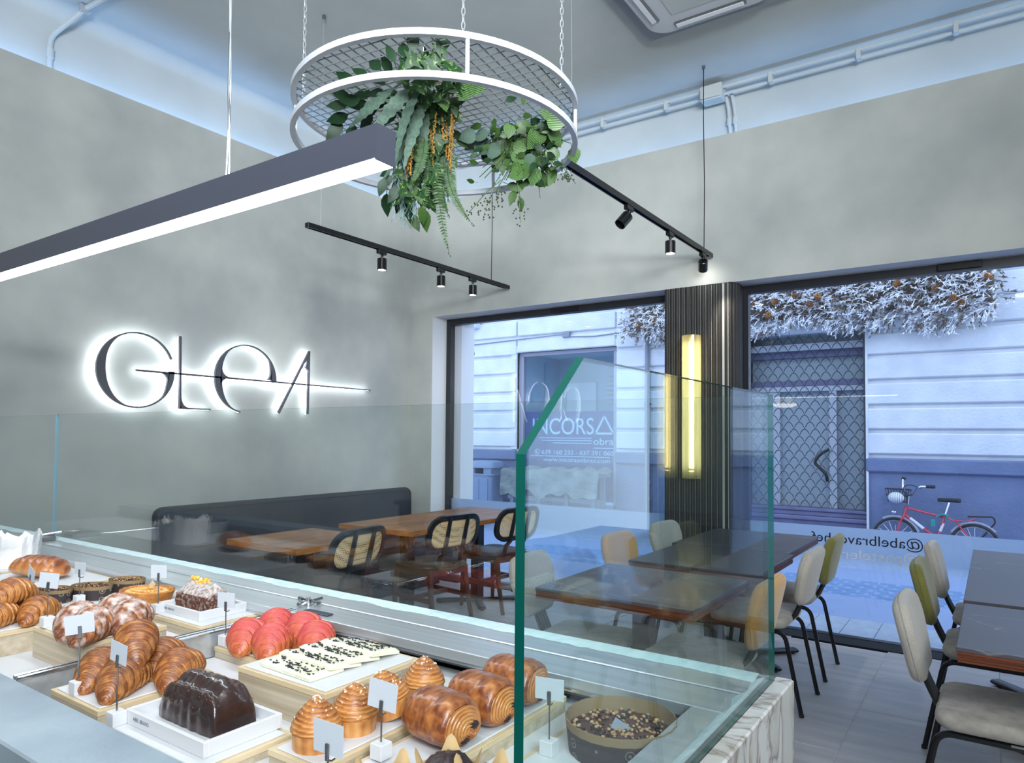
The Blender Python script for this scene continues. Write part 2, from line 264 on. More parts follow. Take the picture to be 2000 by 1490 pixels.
# ---------------------------------------------------------------- mesh helpers
class MB:
    def __init__(s): s.v = []; s.f = []; s.mi = []; s.a = {}
    def add(s, vs, fs, mi=0):
        o = len(s.v); s.v += [tuple(p) for p in vs]; s.f += [tuple(i+o for i in f) for f in fs]; s.mi += [mi]*len(fs); return o
    def box(s, x0, x1, y0, y1, z0, z1, mi=0, M=None):
        v = [(x, y, z) for z in (z0, z1) for y in (y0, y1) for x in (x0, x1)]
        if M: v = [M @ Vector(p) for p in v]
        s.add(v, [(0, 2, 3, 1), (4, 5, 7, 6), (0, 1, 5, 4), (2, 6, 7, 3), (0, 4, 6, 2), (1, 3, 7, 5)], mi); return s
    def rbox(s, x0, x1, y0, y1, z0, z1, b=.004, mi=0, M=None):
        """box with chamfered edges"""
        b = min(b, (x1-x0)/2.01, (y1-y0)/2.01, (z1-z0)/2.01)
        out = lambda i: [(x0+i, y0), (x1-i, y0), (x1, y0+i), (x1, y1-i), (x1-i, y1), (x0+i, y1), (x0, y1-i), (x0, y0+i)]
        def ring(ins, z):
            c = [(x0+ins, y0+ins), (x1-ins, y0+ins), (x1-ins, y1-ins), (x0+ins, y1-ins)]; k = b*.6
            p = []
            for (px, py), (dx, dy) in zip(c, ((1, 1), (-1, 1), (-1, -1), (1, -1))):
                a = (px, py+dy*k); d = (px+dx*k, py); p += [a, d] if dx*dy > 0 else [d, a]
            return [(q[0], q[1], z) for q in p]
        R = ring(b, z0)+ring(0, z0+b)+ring(0, z1-b)+ring(b, z1)
        if M: R = [M @ Vector(p) for p in R]
        fs = [tuple(reversed(range(8)))]+[(k*8+i, k*8+(i+1) % 8, k*8+8+(i+1) % 8, k*8+8+i) for k in range(3) for i in range(8)]+[tuple(range(24, 32))]
        s.add(R, fs, mi); return s
    def tube(s, path, r, n=8, mi=0, closed=False, caps=True):
        P = [Vector(p) for p in path]; m = len(P); rs = r if isinstance(r, (list, tuple)) else [r]*m
        T = []
        for i in range(m):
            a = P[(i-1) % m] if (closed or i > 0) else P[i]; b = P[(i+1) % m] if (closed or i < m-1) else P[i]
            t = (b-a); T.append(t.normalized() if t.length > 1e-9 else Vector((0, 0, 1)))
        up = Vector((0, 0, 1)) if abs(T[0].z) < .9 else Vector((1, 0, 0))
        N = (up-T[0]*up.dot(T[0])).normalized(); vs = []
        for i in range(m):
            N = (N-T[i]*N.dot(T[i])); N = N.normalized() if N.length > 1e-6 else T[i].orthogonal().normalized()
            B = T[i].cross(N)
            vs += [P[i]+(N*cos(2*pi*k/n)+B*sin(2*pi*k/n))*rs[i] for k in range(n)]
        fs = []
        for i in range(m if closed else m-1):
            j = (i+1) % m
            fs += [(i*n+k, i*n+(k+1) % n, j*n+(k+1) % n, j*n+k) for k in range(n)]
        if caps and not closed: fs += [tuple(reversed(range(n))), tuple(range((m-1)*n, m*n))]
        s.add(vs, fs, mi); return s
    def cyl(s, p, q, r, n=16, mi=0): return s.tube([p, q], r, n, mi)
    def lathe(s, prof, n=24, c=(0, 0, 0), mi=0, sx=1, sy=1, fn=None):
        m = len(prof); vs = []
        for i, (r, z) in enumerate(prof):
            for k in range(n):
                a = 2*pi*k/n; rr, zz = (r, z) if not fn else fn(r, z, a, i)
                vs.append((c[0]+rr*cos(a)*sx, c[1]+rr*sin(a)*sy, c[2]+zz))
        fs = [(i*n+k, i*n+(k+1) % n, (i+1)*n+(k+1) % n, (i+1)*n+k) for i in range(m-1) for k in range(n)]
        s.add(vs, fs, mi); return s
    def prism(s, poly, d0, d1, frame=None, mi=0):
        """polygon (a,b) extruded along c; frame maps (a,b,c)->xyz"""
        fr = frame or (lambda a, b, c: (a, b, c)); n = len(poly)
        vs = [fr(a, b, d0) for a, b in poly]+[fr(a, b, d1) for a, b in poly]
        s.add(vs, [tuple(reversed(range(n))), tuple(range(n, 2*n))]+[(i, (i+1) % n, n+(i+1) % n, n+i) for i in range(n)], mi); return s
    def strip(s, A, B, d0, d1, frame, mi=0):
        """ribbon between polylines A and B (a,b), extruded d0..d1"""
        n = len(A)
        vs = [frame(*p, d) for d in (d0, d1) for L in (A, B) for p in L]
        ix = lambda d, l, i: d*2*n+l*n+i
        fs = []
        for i in range(n-1):
            fs += [(ix(1, 0, i), ix(1, 1, i), ix(1, 1, i+1), ix(1, 0, i+1)), (ix(0, 0, i), ix(0, 0, i+1), ix(0, 1, i+1), ix(0, 1, i)),
                   (ix(0, 0, i), ix(1, 0, i), ix(1, 0, i+1), ix(0, 0, i+1)), (ix(0, 1, i), ix(0, 1, i+1), ix(1, 1, i+1), ix(1, 1, i))]
        for i in (0, n-1): fs.append((ix(0, 0, i), ix(0, 1, i), ix(1, 1, i), ix(1, 0, i)))
        s.add(vs, fs, mi); return s
    def ball(s, c, rx, ry=None, rz=None, n=8, m=5, mi=0, jit=0):
        ry = ry or rx; rz = rz or rx; vs = [(c[0], c[1], c[2]-rz)]
        for i in range(1, m):
            t = pi*i/m
            for k in range(n):
                j = 1+random.uniform(-jit, jit)
                vs.append((c[0]+rx*sin(t)*cos(2*pi*k/n)*j, c[1]+ry*sin(t)*sin(2*pi*k/n)*j, c[2]-rz*cos(t)*j))
        vs.append((c[0], c[1], c[2]+rz)); e = len(vs)-1
        fs = [(0, 1+(k+1) % n, 1+k) for k in range(n)]
        fs += [(1+i*n+k, 1+i*n+(k+1) % n, 1+(i+1)*n+(k+1) % n, 1+(i+1)*n+k) for i in range(m-2) for k in range(n)]
        fs += [(1+(m-2)*n+k, 1+(m-2)*n+(k+1) % n, e) for k in range(n)]
        s.add(vs, fs, mi); return s
    def pad(s, outl, th, r, frame=None, crown=0, mi=0):
        """cushion: outline (a,b) rounded over thickness th along c"""
        fr = frame or (lambda a, b, c: (a, b, c)); n = len(outl)
        cx = sum(p[0] for p in outl)/n; cy = sum(p[1] for p in outl)/n
        def inset(d):
            o = []
            for i in range(n):
                a = Vector(outl[i-1]); b = Vector(outl[(i+1) % n]); t = (b-a).normalized(); nn = Vector((-t.y, t.x))
                o.append(Vector(outl[i])+nn*d)
            return o
        prof = []
        for k in range(6):
            th_ = k/5*pi/2; prof.append((r*(1-sin(th_)), th/2*(1-cos(th_))))
        prof += [(r*(1-cos(k/5*pi/2)), th/2*(1+sin(k/5*pi/2))) for k in range(1, 6)]
        R = [[fr(p.x, p.y, c) for p in inset(d)] for d, c in prof]
        mid = [fr(cx+(p[0]-cx)*.4, cy+(p[1]-cy)*.4, th+crown) for p in outl]
        mid0 = [fr(cx+(p[0]-cx)*.4, cy+(p[1]-cy)*.4, -crown*.3) for p in outl]
        R = [mid0]+R+[mid]; vs = [p for ring in R for p in ring]; m = len(R)
        vs.append(fr(cx, cy, -crown*.3)); vs.append(fr(cx, cy, th+crown)); b0 = len(vs)-2
        fs = [(i*n+k, i*n+(k+1) % n, (i+1)*n+(k+1) % n, (i+1)*n+k) for i in range(m-1) for k in range(n)]
        fs += [(b0, (k+1) % n, k) for k in range(n)]+[(b0+1, (m-1)*n+k, (m-1)*n+(k+1) % n) for k in range(n)]
        s.add(vs, fs, mi); return s
def rr(w, h, r, n=5, cx=0, cy=0):
    r = min(r, w/2-1e-4, h/2-1e-4); o = []
    for (x, y, a0) in ((w/2-r, h/2-r, 0), (-w/2+r, h/2-r, 90), (-w/2+r, -h/2+r, 180), (w/2-r, -h/2+r, 270)):
        o += [(cx+x+r*cos(RAD(a0+90*k/n)), cy+y+r*sin(RAD(a0+90*k/n))) for k in range(n+1)]
    return o
def fil(path, r, n=5):
    P = [Vector(p) for p in path]; o = [P[0]]
    for i in range(1, len(P)-1):
        a = (P[i-1]-P[i]); b = (P[i+1]-P[i]); d = min(r, a.length*.45, b.length*.45)
        p0 = P[i]+a.normalized()*d; p2 = P[i]+b.normalized()*d
        for k in range(n+1):
            t = k/n; o.append(p0*(1-t)**2+P[i]*2*t*(1-t)+p2*t*t)
    return o+[P[-1]]
NAMES = {}
def mesh(name, mb, mats, smooth=35):
    me = bpy.data.meshes.new(name); me.from_pydata([tuple(v) for v in mb.v], [], mb.f); me.update()
    for m in (mats if isinstance(mats, (list, tuple)) else [mats]): me.materials.append(MATS[m])
    if len(me.materials) > 1: me.polygons.foreach_set('material_index', mb.mi)
    for k, vals in mb.a.items():
        at = me.attributes.new(k, 'FLOAT', 'POINT'); at.data.foreach_set('value', vals)
    if smooth:
        me.polygons.foreach_set('use_smooth', [True]*len(me.polygons))
        if smooth < 180: me.set_sharp_from_angle(angle=RAD(smooth))
    return me
def link(name, me, parent=None, loc=None, rot=None):
    o = bpy.data.objects.new(name, me); COL.objects.link(o)
    if parent: o.parent = parent
    if loc: o.location = loc
    if rot: o.rotation_euler = rot
    return o
def obj(name, mb, mats, parent=None, loc=None, rot=None, smooth=35, kind=None, label=None):
    o = link(name, mesh(name, mb, mats, smooth), parent, loc, rot)
    if kind: o['kind'] = kind
    if label: o['label'] = label
    return o
def tag(o, label, cat, group=None):
    o['label'] = label; o['category'] = cat
    if group: o['group'] = group
    return o
def thing(name, label, cat, loc=(0, 0, 0), rz=0, group=None, rot=None):
    o = bpy.data.objects.new(name, None); COL.objects.link(o); o.empty_display_size = .05
    o.location = loc; o.rotation_euler = rot or (0, 0, rz); return tag(o, label, cat, group)
def struct(name, mb, mats, parent=None, smooth=35):
    o = obj(name, mb, mats, parent, smooth=smooth)
    if not parent: o['kind'] = 'structure'
    return o
def dup(root, loc, rz, label, group=None, rot=None):
    r = root.copy(); COL.objects.link(r); r.location = loc; r.rotation_euler = rot or (0, 0, rz); r['label'] = label
    if group: r['group'] = group
    def rec(a, b):
        for ch in list(a.children):
            if ch == b: continue
            c = ch.copy(); COL.objects.link(c); c.parent = b; rec(ch, c)
    rec(root, r); return r
def text(name, body, size, mat_, parent, loc, rot, align='LEFT', width=None, kind='text', ext=.0008):
    c = bpy.data.curves.new(name, 'FONT'); c.body = body; c.size = size; c.extrude = ext; c.align_x = align
    o = bpy.data.objects.new(name, c); COL.objects.link(o); c.materials.append(MATS[mat_])
    bpy.context.view_layer.update()
    dg = bpy.context.evaluated_depsgraph_get(); me = bpy.data.meshes.new_from_object(o.evaluated_get(dg))
    bpy.data.objects.remove(o)
    if width:
        xs = [v.co.x for v in me.vertices]; f = width/(max(xs)-min(xs)); x0 = min(xs)
        for v in me.vertices: v.co.x = (v.co.x-x0)*f
    return link(name, me, parent, loc, rot)
# ================================================================ ROOM
YW, XL = 5.19, -4.83            # plaster faces
ZC = 4.15                       # ceiling
# floor: porcelain tiles, each a part
fl = struct('floor', MB().box(-5.0, 3.2, -3.2, 5.2, -.06, -.004), 'grout')
tm = mesh('tile', MB().rbox(.002, .598, .002, 1.198, -.02, 0, .0015), 'floor_tile', 0)
for i in range(-8, 6):
    for j in range(-3, 5):
        x = -.597+.6*i; y = 4.04+1.2*(j-3)+(.6 if i % 2 else 0)
        if x < -5.1 or x > 3.0 or y > 4.5 or y < -3.3: continue
        link('tile', tm, fl, (x, y, 0))
tm2 = mesh('tile', MB().rbox(.002, .598, .002, .538, -.02, 0, .0015), 'floor_tile', 0)
for i in range(-8, 6):
    if i % 2: link('tile', tm2, fl, (-.597+.6*i, 4.64, 0))
# ceiling with rounded cove to the old walls
b = MB(); b.box(-5.2, 3.4, -3.2, 5.6, ZC, ZC+.1)
for ax in (0, 1):
    pts = [(.10*(1-sin(k/8*pi/2)), .10*(1-cos(k/8*pi/2))) for k in range(9)]
    for k in range(8):
        (a0, b0), (a1, b1) = pts[k], pts[k+1]
        if ax == 0: b.add([(-4.97+a0, -3.2, ZC-b0), (-4.97+a0, 5.40, ZC-b0), (-4.97+a1, 5.40, ZC-b1), (-4.97+a1, -3.2, ZC-b1)], [(0, 1, 2, 3)])
        else: b.add([(-5.0, 5.40-a0, ZC-b0), (3.3, 5.40-a0, ZC-b0), (3.3, 5.40-a1, ZC-b1), (-5.0, 5.40-a1, ZC-b1)], [(3, 2, 1, 0)])
struct('ceiling', b, 'white_paint', smooth=60)
# old walls behind (white) and plaster linings in front
b = MB().box(-5.2, -4.97, -3.2, 5.6, 0, ZC); struct('trim_1', b, 'white_paint', smooth=0)
b = MB().box(-5.0, 3.3, 5.40, 5.62, 2.62, ZC); struct('trim_2', b, 'white_paint', smooth=0)
b = MB().box(-4.97, XL, -3.2, 5.19, 0, 3.52); b.box(XL-.022, XL, -3.2, 5.21, 3.52, 3.672)
struct('wall_left', b, 'plaster', smooth=0)
b = MB().box(XL, 3.2, YW, 5.40, 2.555, 3.52); b.box(XL, 3.2, YW, YW+.022, 3.52, 3.682)
b.box(-4.97, -4.54, YW, 5.50, 0, 2.555); b.box(-2.10, -1.63, YW+.01, 5.62, 0, 2.555); b.box(1.07, 1.55, YW+.01, 5.62, 0, 2.555)
b.box(3.0, 3.3, YW, 5.62, 0, 2.555)
struct('wall_front', b, 'plaster', smooth=0)
# white reveals of the openings, continuing outside as the street jamb
b = MB().box(-4.56, -4.536, YW+.001, 5.68, 0, 2.556); b.box(-4.54, -2.10, YW+.001, 5.62, 2.5535, 2.62); b.box(-1.6, 1.05, YW+.001, 5.62, 2.5535, 2.62)
b.box(-4.56, -4.40, 5.475, 5.68, 0, 2.62)
struct('trim_3', b, 'reveal_white', smooth=0)
struct('wall_back', MB().box(-5.0, 3.3, -3.3, -3.2, 0, ZC), 'plaster', smooth=0)
struct('wall_right', MB().box(3.2, 3.3, -3.2, 5.4, 0, ZC), 'plaster', smooth=0)
struct('trim_4', MB().box(-4.54, 3.0, YW+.03, 5.40, -.05, .005), 'threshold_black', smooth=0)   # black threshold under the glass
# windows: frame, panes, film
def window(name, x0, x1):
    f = struct(name, MB().box(x0, x1, 5.40, 5.465, 2.495, 2.555).box(x0, x0+.06, 5.40, 5.465, 0, 2.495).box(x1-.06, x1, 5.40, 5.465, 0, 2.495).box(x0, x1, 5.40, 5.465, 0, .008), 'black_frame', smooth=0)
    obj('pane', MB().box(x0+.06, x1-.06, 5.425, 5.435, .008, 2.495), 'glass_window', f, smooth=0)
    obj('frosted_film', MB().box(x0+.06, x1-.06, 5.4365, 5.4375, .47, .766), 'frosted_film', f, smooth=0)
    return f
w1 = window('window_1', -4.54, -2.13); w2 = window('window_2', -1.60, 1.06)
for x in (-3.05,): obj('closer', MB().rbox(-3.3, -3.0, 5.385, 5.40, 2.505, 2.545, .004), 'black_metal', w1)
obj('closer', MB().rbox(-.30, -.05, 5.38, 5.40, 2.505, 2.55, .004), 'black_metal', w2)
# shop handles lettered on the film, read from the street (mirrored from inside)
text('lettering', '@abelbravochef', .098, 'black_frame', w2, (-.405, 5.4358, .652), (RAD(90), 0, RAD(180)), width=.70, ext=.0002)
text('lettering', '@pasteleriaglea', .098, 'film_white', w2, (-.415, 5.4358, .548), (RAD(90), 0, RAD(180)), width=.74, ext=.0002)

# ribbed pillar cladding
def pillar(x0, x1, label):
    t = thing('ribbed_pillar', label, 'pillar', (0, 0, 0), 0, 'ribbed pillars between the windows')
    obj('core', MB().prism([(x0, YW+.012), (x0, 5.385), (x1+.04, 5.385), (x1+.04, YW+.09)]+[(x1-.05+.09*sin(k/6*pi/2), YW+.10-.085*cos(k/6*pi/2)) for k in range(6, -1, -1)], 0, 2.553), 'pillar_black', t)
    n = 11; p = (x1-.06-x0)/n
    rib = mesh('rib', MB().prism([(p*.5+p*.46*cos(RAD(a)), -.012*sin(RAD(a))*1.6) for a in range(0, 181, 20)], 0, 2.553), 'pillar_black', 50)
    for i in range(n): link('rib', rib, t, (x0+i*p, YW+.012, 0))
    r2 = mesh('rib', MB().prism([(.016*cos(RAD(a)), .012*sin(RAD(a))) for a in range(0, 181, 30)], 0, 2.553), 'pillar_black', 50)
    for i in range(5):
        a = (i+.7)/5*pi/2
        link('rib', r2, t, (x1-.05+.088*sin(a), YW+.10-.085*cos(a), 0), (0, 0, a+pi))
    return t
pillar(-2.133, -1.615, 'dark ribbed pillar with rounded corner between the two shop windows')
pillar(1.04, 1.56, 'dark ribbed pillar at the far right end of the window wall')
def tube_lamp(x, label):
    t = thing('tube_wall_lamp', label, 'wall lamp', (x, 5.105, 1.085), 0, 'amber tube lamps on the pillars')
    prof = [(.068*cos(RAD(a)), .068*sin(RAD(a))) for a in range(200, 341, 14)]; prof = [(.071*cos(RAD(a)), .071*sin(RAD(a))) for a in range(0, 360, 15)]
    ring = MB(); n = 24
    for (r, fl_) in ((.071, 0), (.067, 1)):
        vs = [(r*cos(2*pi*k/n), r*sin(2*pi*k/n), z) for z in (0, 1.075) for k in range(n)]
        ring.add(vs, [(k, (k+1) % n, n+(k+1) % n, n+k) if not fl_ else (k, n+k, n+(k+1) % n, (k+1) % n) for k in range(n)])
    obj('glass_shade', ring, 'amber_glass', t)
    obj('light_tube', MB().tube([(0, 0, .05), (0, 0, 1.03)], .019, 14), 'tube_led', t)
    obj('socket', MB().lathe([(.0, .0), (.016, 0), (.016, .045), (.021, .046), (.021, .062), (0, .062)], 12, (0, 0, .012)), 'white_metal', t)
    obj('wall_bracket', MB().box(-.012, .012, .0, .08, .5, .56).box(-.03, .03, .064, .08, .44, .62), 'black_metal', t)
    return t
tube_lamp(-1.88, 'glowing amber glass tube lamp on the dark pillar between windows')
tube_lamp(1.385, 'glowing amber glass tube lamp on the pillar outside the right edge')

# conduits under the ceiling on the window side
def conduit(path, r, name, label, group=None):
    t = thing(name, label, 'pipe', path[0], 0, group); P = [Vector(p)-Vector(path[0]) for p in path]
    obj('pipe_run', MB().tube(P, r, 8), 'white_paint', t); return t
ca = conduit([(-4.3, 5.265, 4.098), (3.1, 5.265, 4.071)], .0115, 'wall_conduit', 'upper of two thin grey conduits along the ceiling edge', None)
cb = conduit([(-4.3, 5.29, 4.052), (3.1, 5.29, 4.024)], .0115, 'wall_conduit', 'lower of two thin grey conduits along the ceiling edge', None)
for x in (-3.3, -2.718, -2.147, -1.332, -.742, -.171, .4, 1.0):
    obj('clip', MB().rbox(-.014, .014, -.014, .045, -.065, .014, .003), 'white_paint', ca, (x+4.3, -.003, -.0037*(x+4.3)))
t = thing('junction_box', 'white junction box with cable on the ceiling edge above the pillar', 'junction box', (-1.77, 5.245, 4.01))
obj('box_body', MB().rbox(-.085, .085, -.02, .095, -.01, .11, .008), 'white_paint', t)
obj('lid', MB().rbox(-.08, .08, -.03, -.02, 0, .10, .004), 'white_paint', t)
for i, x in enumerate((-1.69, -1.645)):
    c = conduit(fil([(x, 5.345, 4.06), (x+.02, 5.35, 3.95), (x+.03, 5.362, 3.75), (x+.03, 5.362, 3.60)], .08), .013, 'drop_conduit', ('left' if i == 0 else 'right')+' of two short white pipes dropping behind the plaster edge', None)
    obj('coupling', MB().tube([(.024, .008, -.24), (.026, .010, -.19)], .02, 10), 'white_paint', c)
c = conduit(fil([(-4.952, 1.93, 3.60), (-4.952, 1.93, 3.93), (-4.80, 2.07, 4.135), (-4.5, 2.10, 4.137), (-3.6, 2.15, 4.137)], .05), .016, 'wall_conduit', 'white bent conduit climbing from the left wall onto the ceiling')
obj('coupling', MB().tube([(0, 0, .19), (0, 0, .25)], .022, 10), 'white_paint', c)
obj('clip', MB().rbox(.14, .17, .10, .16, .50, .55, .004), 'steel', c)

# ceiling cassette air conditioner
t = thing('ceiling_air_conditioner', 'white ceiling cassette air conditioner at the top of the picture', 'air conditioner', (-1.45, 3.94, ZC))
obj('panel', MB().rbox(-.49, .49, -.49, .49, -.032, 0, .004), 'panel_shade_grey', t)
obj('body', MB().pad(rr(.80, .80, .14, 8), .045, .02, lambda a, b, c: (a, b, -.077+c)), 'white_metal', t)
sl = mesh('air_slot', MB().pad(rr(.46, .062, .02, 5), .012, .004, lambda a, b, c: (a, b, c)), 'dark_steel')
fl_ = mesh('louvre', MB().rbox(-.215, .215, -.019, .012, -.004, .004, .002), 'white_metal')
for k in range(4):
    a = k*pi/2; x, y = .32*sin(a), -.32*cos(a)
    s = link('air_slot', sl, t, (x, y, -.082), (0, 0, a)); link('louvre', fl_, s, (0, 0, -.003), (RAD(14), 0, 0))
obj('intake_grille', MB().box(-.2, .2, -.2, .2, -.081, -.076), 'white_paint', t)

# ---------------------------------------------------------------- backlit sign on the left wall, drawn in wall coordinates (y, z)
sg = thing('backlit_wall_sign', 'backlit shop sign with thin grey letters on the left plaster wall', 'sign', (XL, 0, 0))
def stroke(cx, cz, rx, rz, a0, a1, th, n=56):
    A, B = [], []
    for k in range(n+1):
        d = a0+(a1-a0)*k/n; a = RAD(d); T = th(d)
        A.append((cx+rx*cos(a), cz+rz*sin(a))); B.append((cx+(rx-T)*cos(a), cz+(rz-T*.75 if T > .012 else rz-T)*sin(a)))
    return A, B
bump = lambda d, c, wd: max(0, cos(min(1, abs(d-c)/wd)*pi/2))**1.3
gA = stroke(2.440, 1.818, .262, .257, 22, 362, lambda d: .0095+.048*bump(d, 186, 72)+.034*bump(d, 352, 38))
eA = stroke(3.283, 1.816, .270, .266, -1, 259, lambda d: .0095+.046*bump(d, 183, 62)+.042*bump(d, 6, 34))
FR = lambda a, b, c: (c, a, b)
def letter(name, shapes):
    f = MB(); h = MB()
    for s in shapes:
        if s[0] == 's': f.strip(s[1], s[2], .045, .068, FR); h.strip(s[1], s[2], .036, .044, FR)
        else: f.prism(s[1], .045, .068, FR); h.prism(s[1], .036, .044, FR)
    L_ = obj(name, f, 'sign_face', sg, smooth=30)
    obj('halo_strip', h, 'led_halo', L_, smooth=0)
def bar(p, q, t0, t1=None):
    t1 = t1 or t0; d = (Vector(q)-Vector(p)).normalized(); n = Vector((-d.y, d.x))
    return ('p', [tuple(Vector(p)-n*t0/2), tuple(Vector(q)-n*t1/2), tuple(Vector(q)+n*t1/2), tuple(Vector(p)+n*t0/2)])
def fillet(c, p, q, n=8):
    """concave corner fill between p-c-q"""
    c, p, q = Vector(c), Vector(p), Vector(q)
    arc = [tuple(p*(1-t)**2+c*2*t*(1-t)+q*t*t) for t in (k/n for k in range(n+1))]
    return ('p', [tuple(c)]+arc)
def fan(c, p, q, n=8):
    """same area as fillet, cut into convex slivers"""
    c, p, q = Vector(c), Vector(p), Vector(q); o = []
    arc = [p*(1-t)**2+c*2*t*(1-t)+q*t*t for t in (k/n for k in range(n+1))]
    for i in range(n): o.append(('p', [tuple(c), tuple(arc[i]), tuple(arc[i+1])]))
    return o
letter('letter', [('s', *gA)]+fan((2.665, 1.812), (2.575, 1.816), (2.655, 1.735)))
letter('letter', [bar((2.7415, 2.084), (2.7505, 1.566), .0125), bar((2.745, 1.570), (2.985, 1.570), .009)]+fan((2.75, 1.570), (2.756, 1.675), (2.845, 1.572)))
letter('letter', [('s', *eA)]+fan((3.062, 1.818), (3.066, 1.925), (3.15, 1.818))+fan((3.055, 1.812), (3.064, 1.72), (3.14, 1.812))+fan((3.51, 1.822), (3.505, 1.93), (3.435, 1.822)))
letter('letter', [bar((3.880, 2.096), (3.876, 1.561), .012), bar((3.878, 2.090), (3.583, 1.562), .010, .018)]+fan((3.874, 2.075), (3.806, 1.940), (3.842, 1.955))+[('p', [(3.874, 2.08), (3.842, 1.955), (3.874, 1.925)])])
letter('crossbar', [bar((2.436, 1.8165), (4.587, 1.804), .0125, .0105)])

# ---------------------------------------------------------------- linear pendant over the display case
t = thing('linear_pendant_lamp', 'long anthracite linear pendant lamp glowing white above the pastry case', 'pendant lamp', (-.983, .977, 1.934))
obj('housing', MB().box(-2.6, 0, -.026, .026, .003, .071).box(-.002, .0015, -.0265, .0265, -.0005, .0715), 'anthracite', t, smooth=0)
obj('diffuser', MB().box(-2.598, -.003, -.0245, .0245, -.001, .003), 'led_white', t, smooth=0)
for i, x in enumerate((-.535, -2.2)):
    obj('suspension_cable', MB().tube([(x, 0, .07), (x+.004, .004, .3), (x-.006, -.003, .8), (x, 0, 2.20)], .0024, 6), 'steel', t)
    obj('power_cord', MB().tube([(x+.006+.006*sin(k*1.3), .004*cos(k*1.7), .07+k*.1065) for k in range(21)], .0028, 6), 'chrome', t)

# ---------------------------------------------------------------- track lights
def spot(parent, y, tilt, on, aim=0):
    s = obj('adapter', MB().rbox(-.014, .014, -.045, .035, -.034, 0, .003).cyl((0, 0, -.05), (0, 0, -.03), .010, 10), 'black_metal', parent, (0, y, -.012))
    R_ = Matrix.Translation((0, 0, -.05)) @ Matrix.Rotation(aim, 4, 'Z') @ Matrix.Rotation(tilt, 4, 'X')
    prof = [(.0, 0), (.03, 0), (.034, -.004), (.034, -.085), (.030, -.085), (.028, -.060), (.0, -.060)]
    c = MB().lathe(prof, 20, (0, 0, -.012)); c.v = [tuple(R_ @ Vector(p)) for p in c.v]
    hd = obj('spot_head', c, 'black_metal', s)
    if on:
        e = MB().lathe([(0, -.080), (.028, -.080)], 16, (0, 0, -.012)); e.v = [tuple(R_ @ Vector(p)) for p in e.v]
        obj('spot_lens', e, 'spot_led', hd if False else s, smooth=0)
def track(name, label, x, y0, y1, z, spots, cables):
    t = thing(name, label, 'track light', (x, y0, z), 0, None); Ln = y1-y0
    obj('rail', MB().box(-.0175, .0175, 0, Ln, -.004, .016).box(-.0175, -.011, 0, Ln, -.016, -.004).box(.011, .0175, 0, Ln, -.016, -.004).rbox(-.018, .018, -.01, .004, -.017, .017, .003).rbox(-.018, .018, Ln-.05, Ln+.012, -.017, .017, .003), 'black_metal', t, smooth=0)
    for (y, tilt, on, aim) in spots: spot(t, y-y0, tilt, on, aim)
    for (y, r) in cables:
        obj('suspension_cable', MB().tube([(0, y-y0, .012), (.003, y-y0+.004, .5), (-.002, y-y0, 1.0), (0, y-y0, 4.14-z)], r, 6), 'black_metal' if r > .002 else 'steel', t)
        obj('ceiling_hook', MB().cyl((0, y-y0, 4.13-z), (0, y-y0, ZC-z), .012, 8), 'dark_steel', t)
    return t
track('track_spotlight', 'black track light with three lit spots hanging near the left wall', -3.60, 2.90, 5.13, 2.73,
      ((3.56, 0, 1, 0), (4.21, 0, 1, 0), (4.62, 0, 1, 0)), ((3.0, .0012), (4.88, .0035)))
t2 = track('track_spotlight', 'black track light with one tilted spot hanging before the pillar', -1.745, 2.98, 5.14, 2.76,
      ((3.72, RAD(42), 0, RAD(150)), (4.35, 0, 1, 0), (4.98, RAD(50), 1, RAD(20))), ((3.03, .0012), (5.0, .0035)))
def spotlamp(x, y, z, power, rot, color=WARM, size=70):
    l = bpy.data.lights.new('spot_beam', 'SPOT'); l.energy = power; l.color = color; l.spot_size = RAD(size); l.spot_blend = .6; l.shadow_soft_size = .025
    o = bpy.data.objects.new('spot_beam', l); COL.objects.link(o); o.location = (x, y, z); o.rotation_euler = rot
for y in (3.56, 4.21, 4.62): spotlamp(-3.60, y, 2.59, 50, (0, 0, 0))
spotlamp(-1.745, 4.35, 2.62, 50, (0, 0, 0)); spotlamp(-1.72, 5.0, 2.62, 30, (RAD(25), 0, RAD(-60)))

# ---------------------------------------------------------------- hanging ring planter
RC = Vector((-2.0, 2.3, 0)); RR_ = .605; ZT, ZB = 2.82, 2.667
t = thing('hanging_ring_planter', 'round white metal ring planter with wire mesh hanging from chains', 'planter', (RC.x, RC.y, ZB))
def hoop(z):
    b = MB(); n = 72; pr = [(RR_-.004, -.014), (RR_+.004, -.014), (RR_+.004, .014), (RR_-.004, .014)]
    vs = [(r*cos(2*pi*k/n), r*sin(2*pi*k/n), zz) for r, zz in ((RR_-.011, -.012), (RR_+.011, -.012), (RR_+.011, .012), (RR_-.011, .012)) for k in range(n)]
    b.add(vs, [(i*n+k, i*n+(k+1) % n, ((i+1) % 4)*n+(k+1) % n, ((i+1) % 4)*n+k) for i in range(4) for k in range(n)])
    obj('hoop', b, 'white_metal', t, (0, 0, z-ZB), smooth=60)
hoop(ZT); hoop(ZB)
for a in (-39, 30, 102, 152, 221): obj('strut', MB().cyl((RR_*cos(RAD(a)), RR_*sin(RAD(a)), 0), (RR_*cos(RAD(a)), RR_*sin(RAD(a)), ZT-ZB), .008, 8), 'white_metal', t)
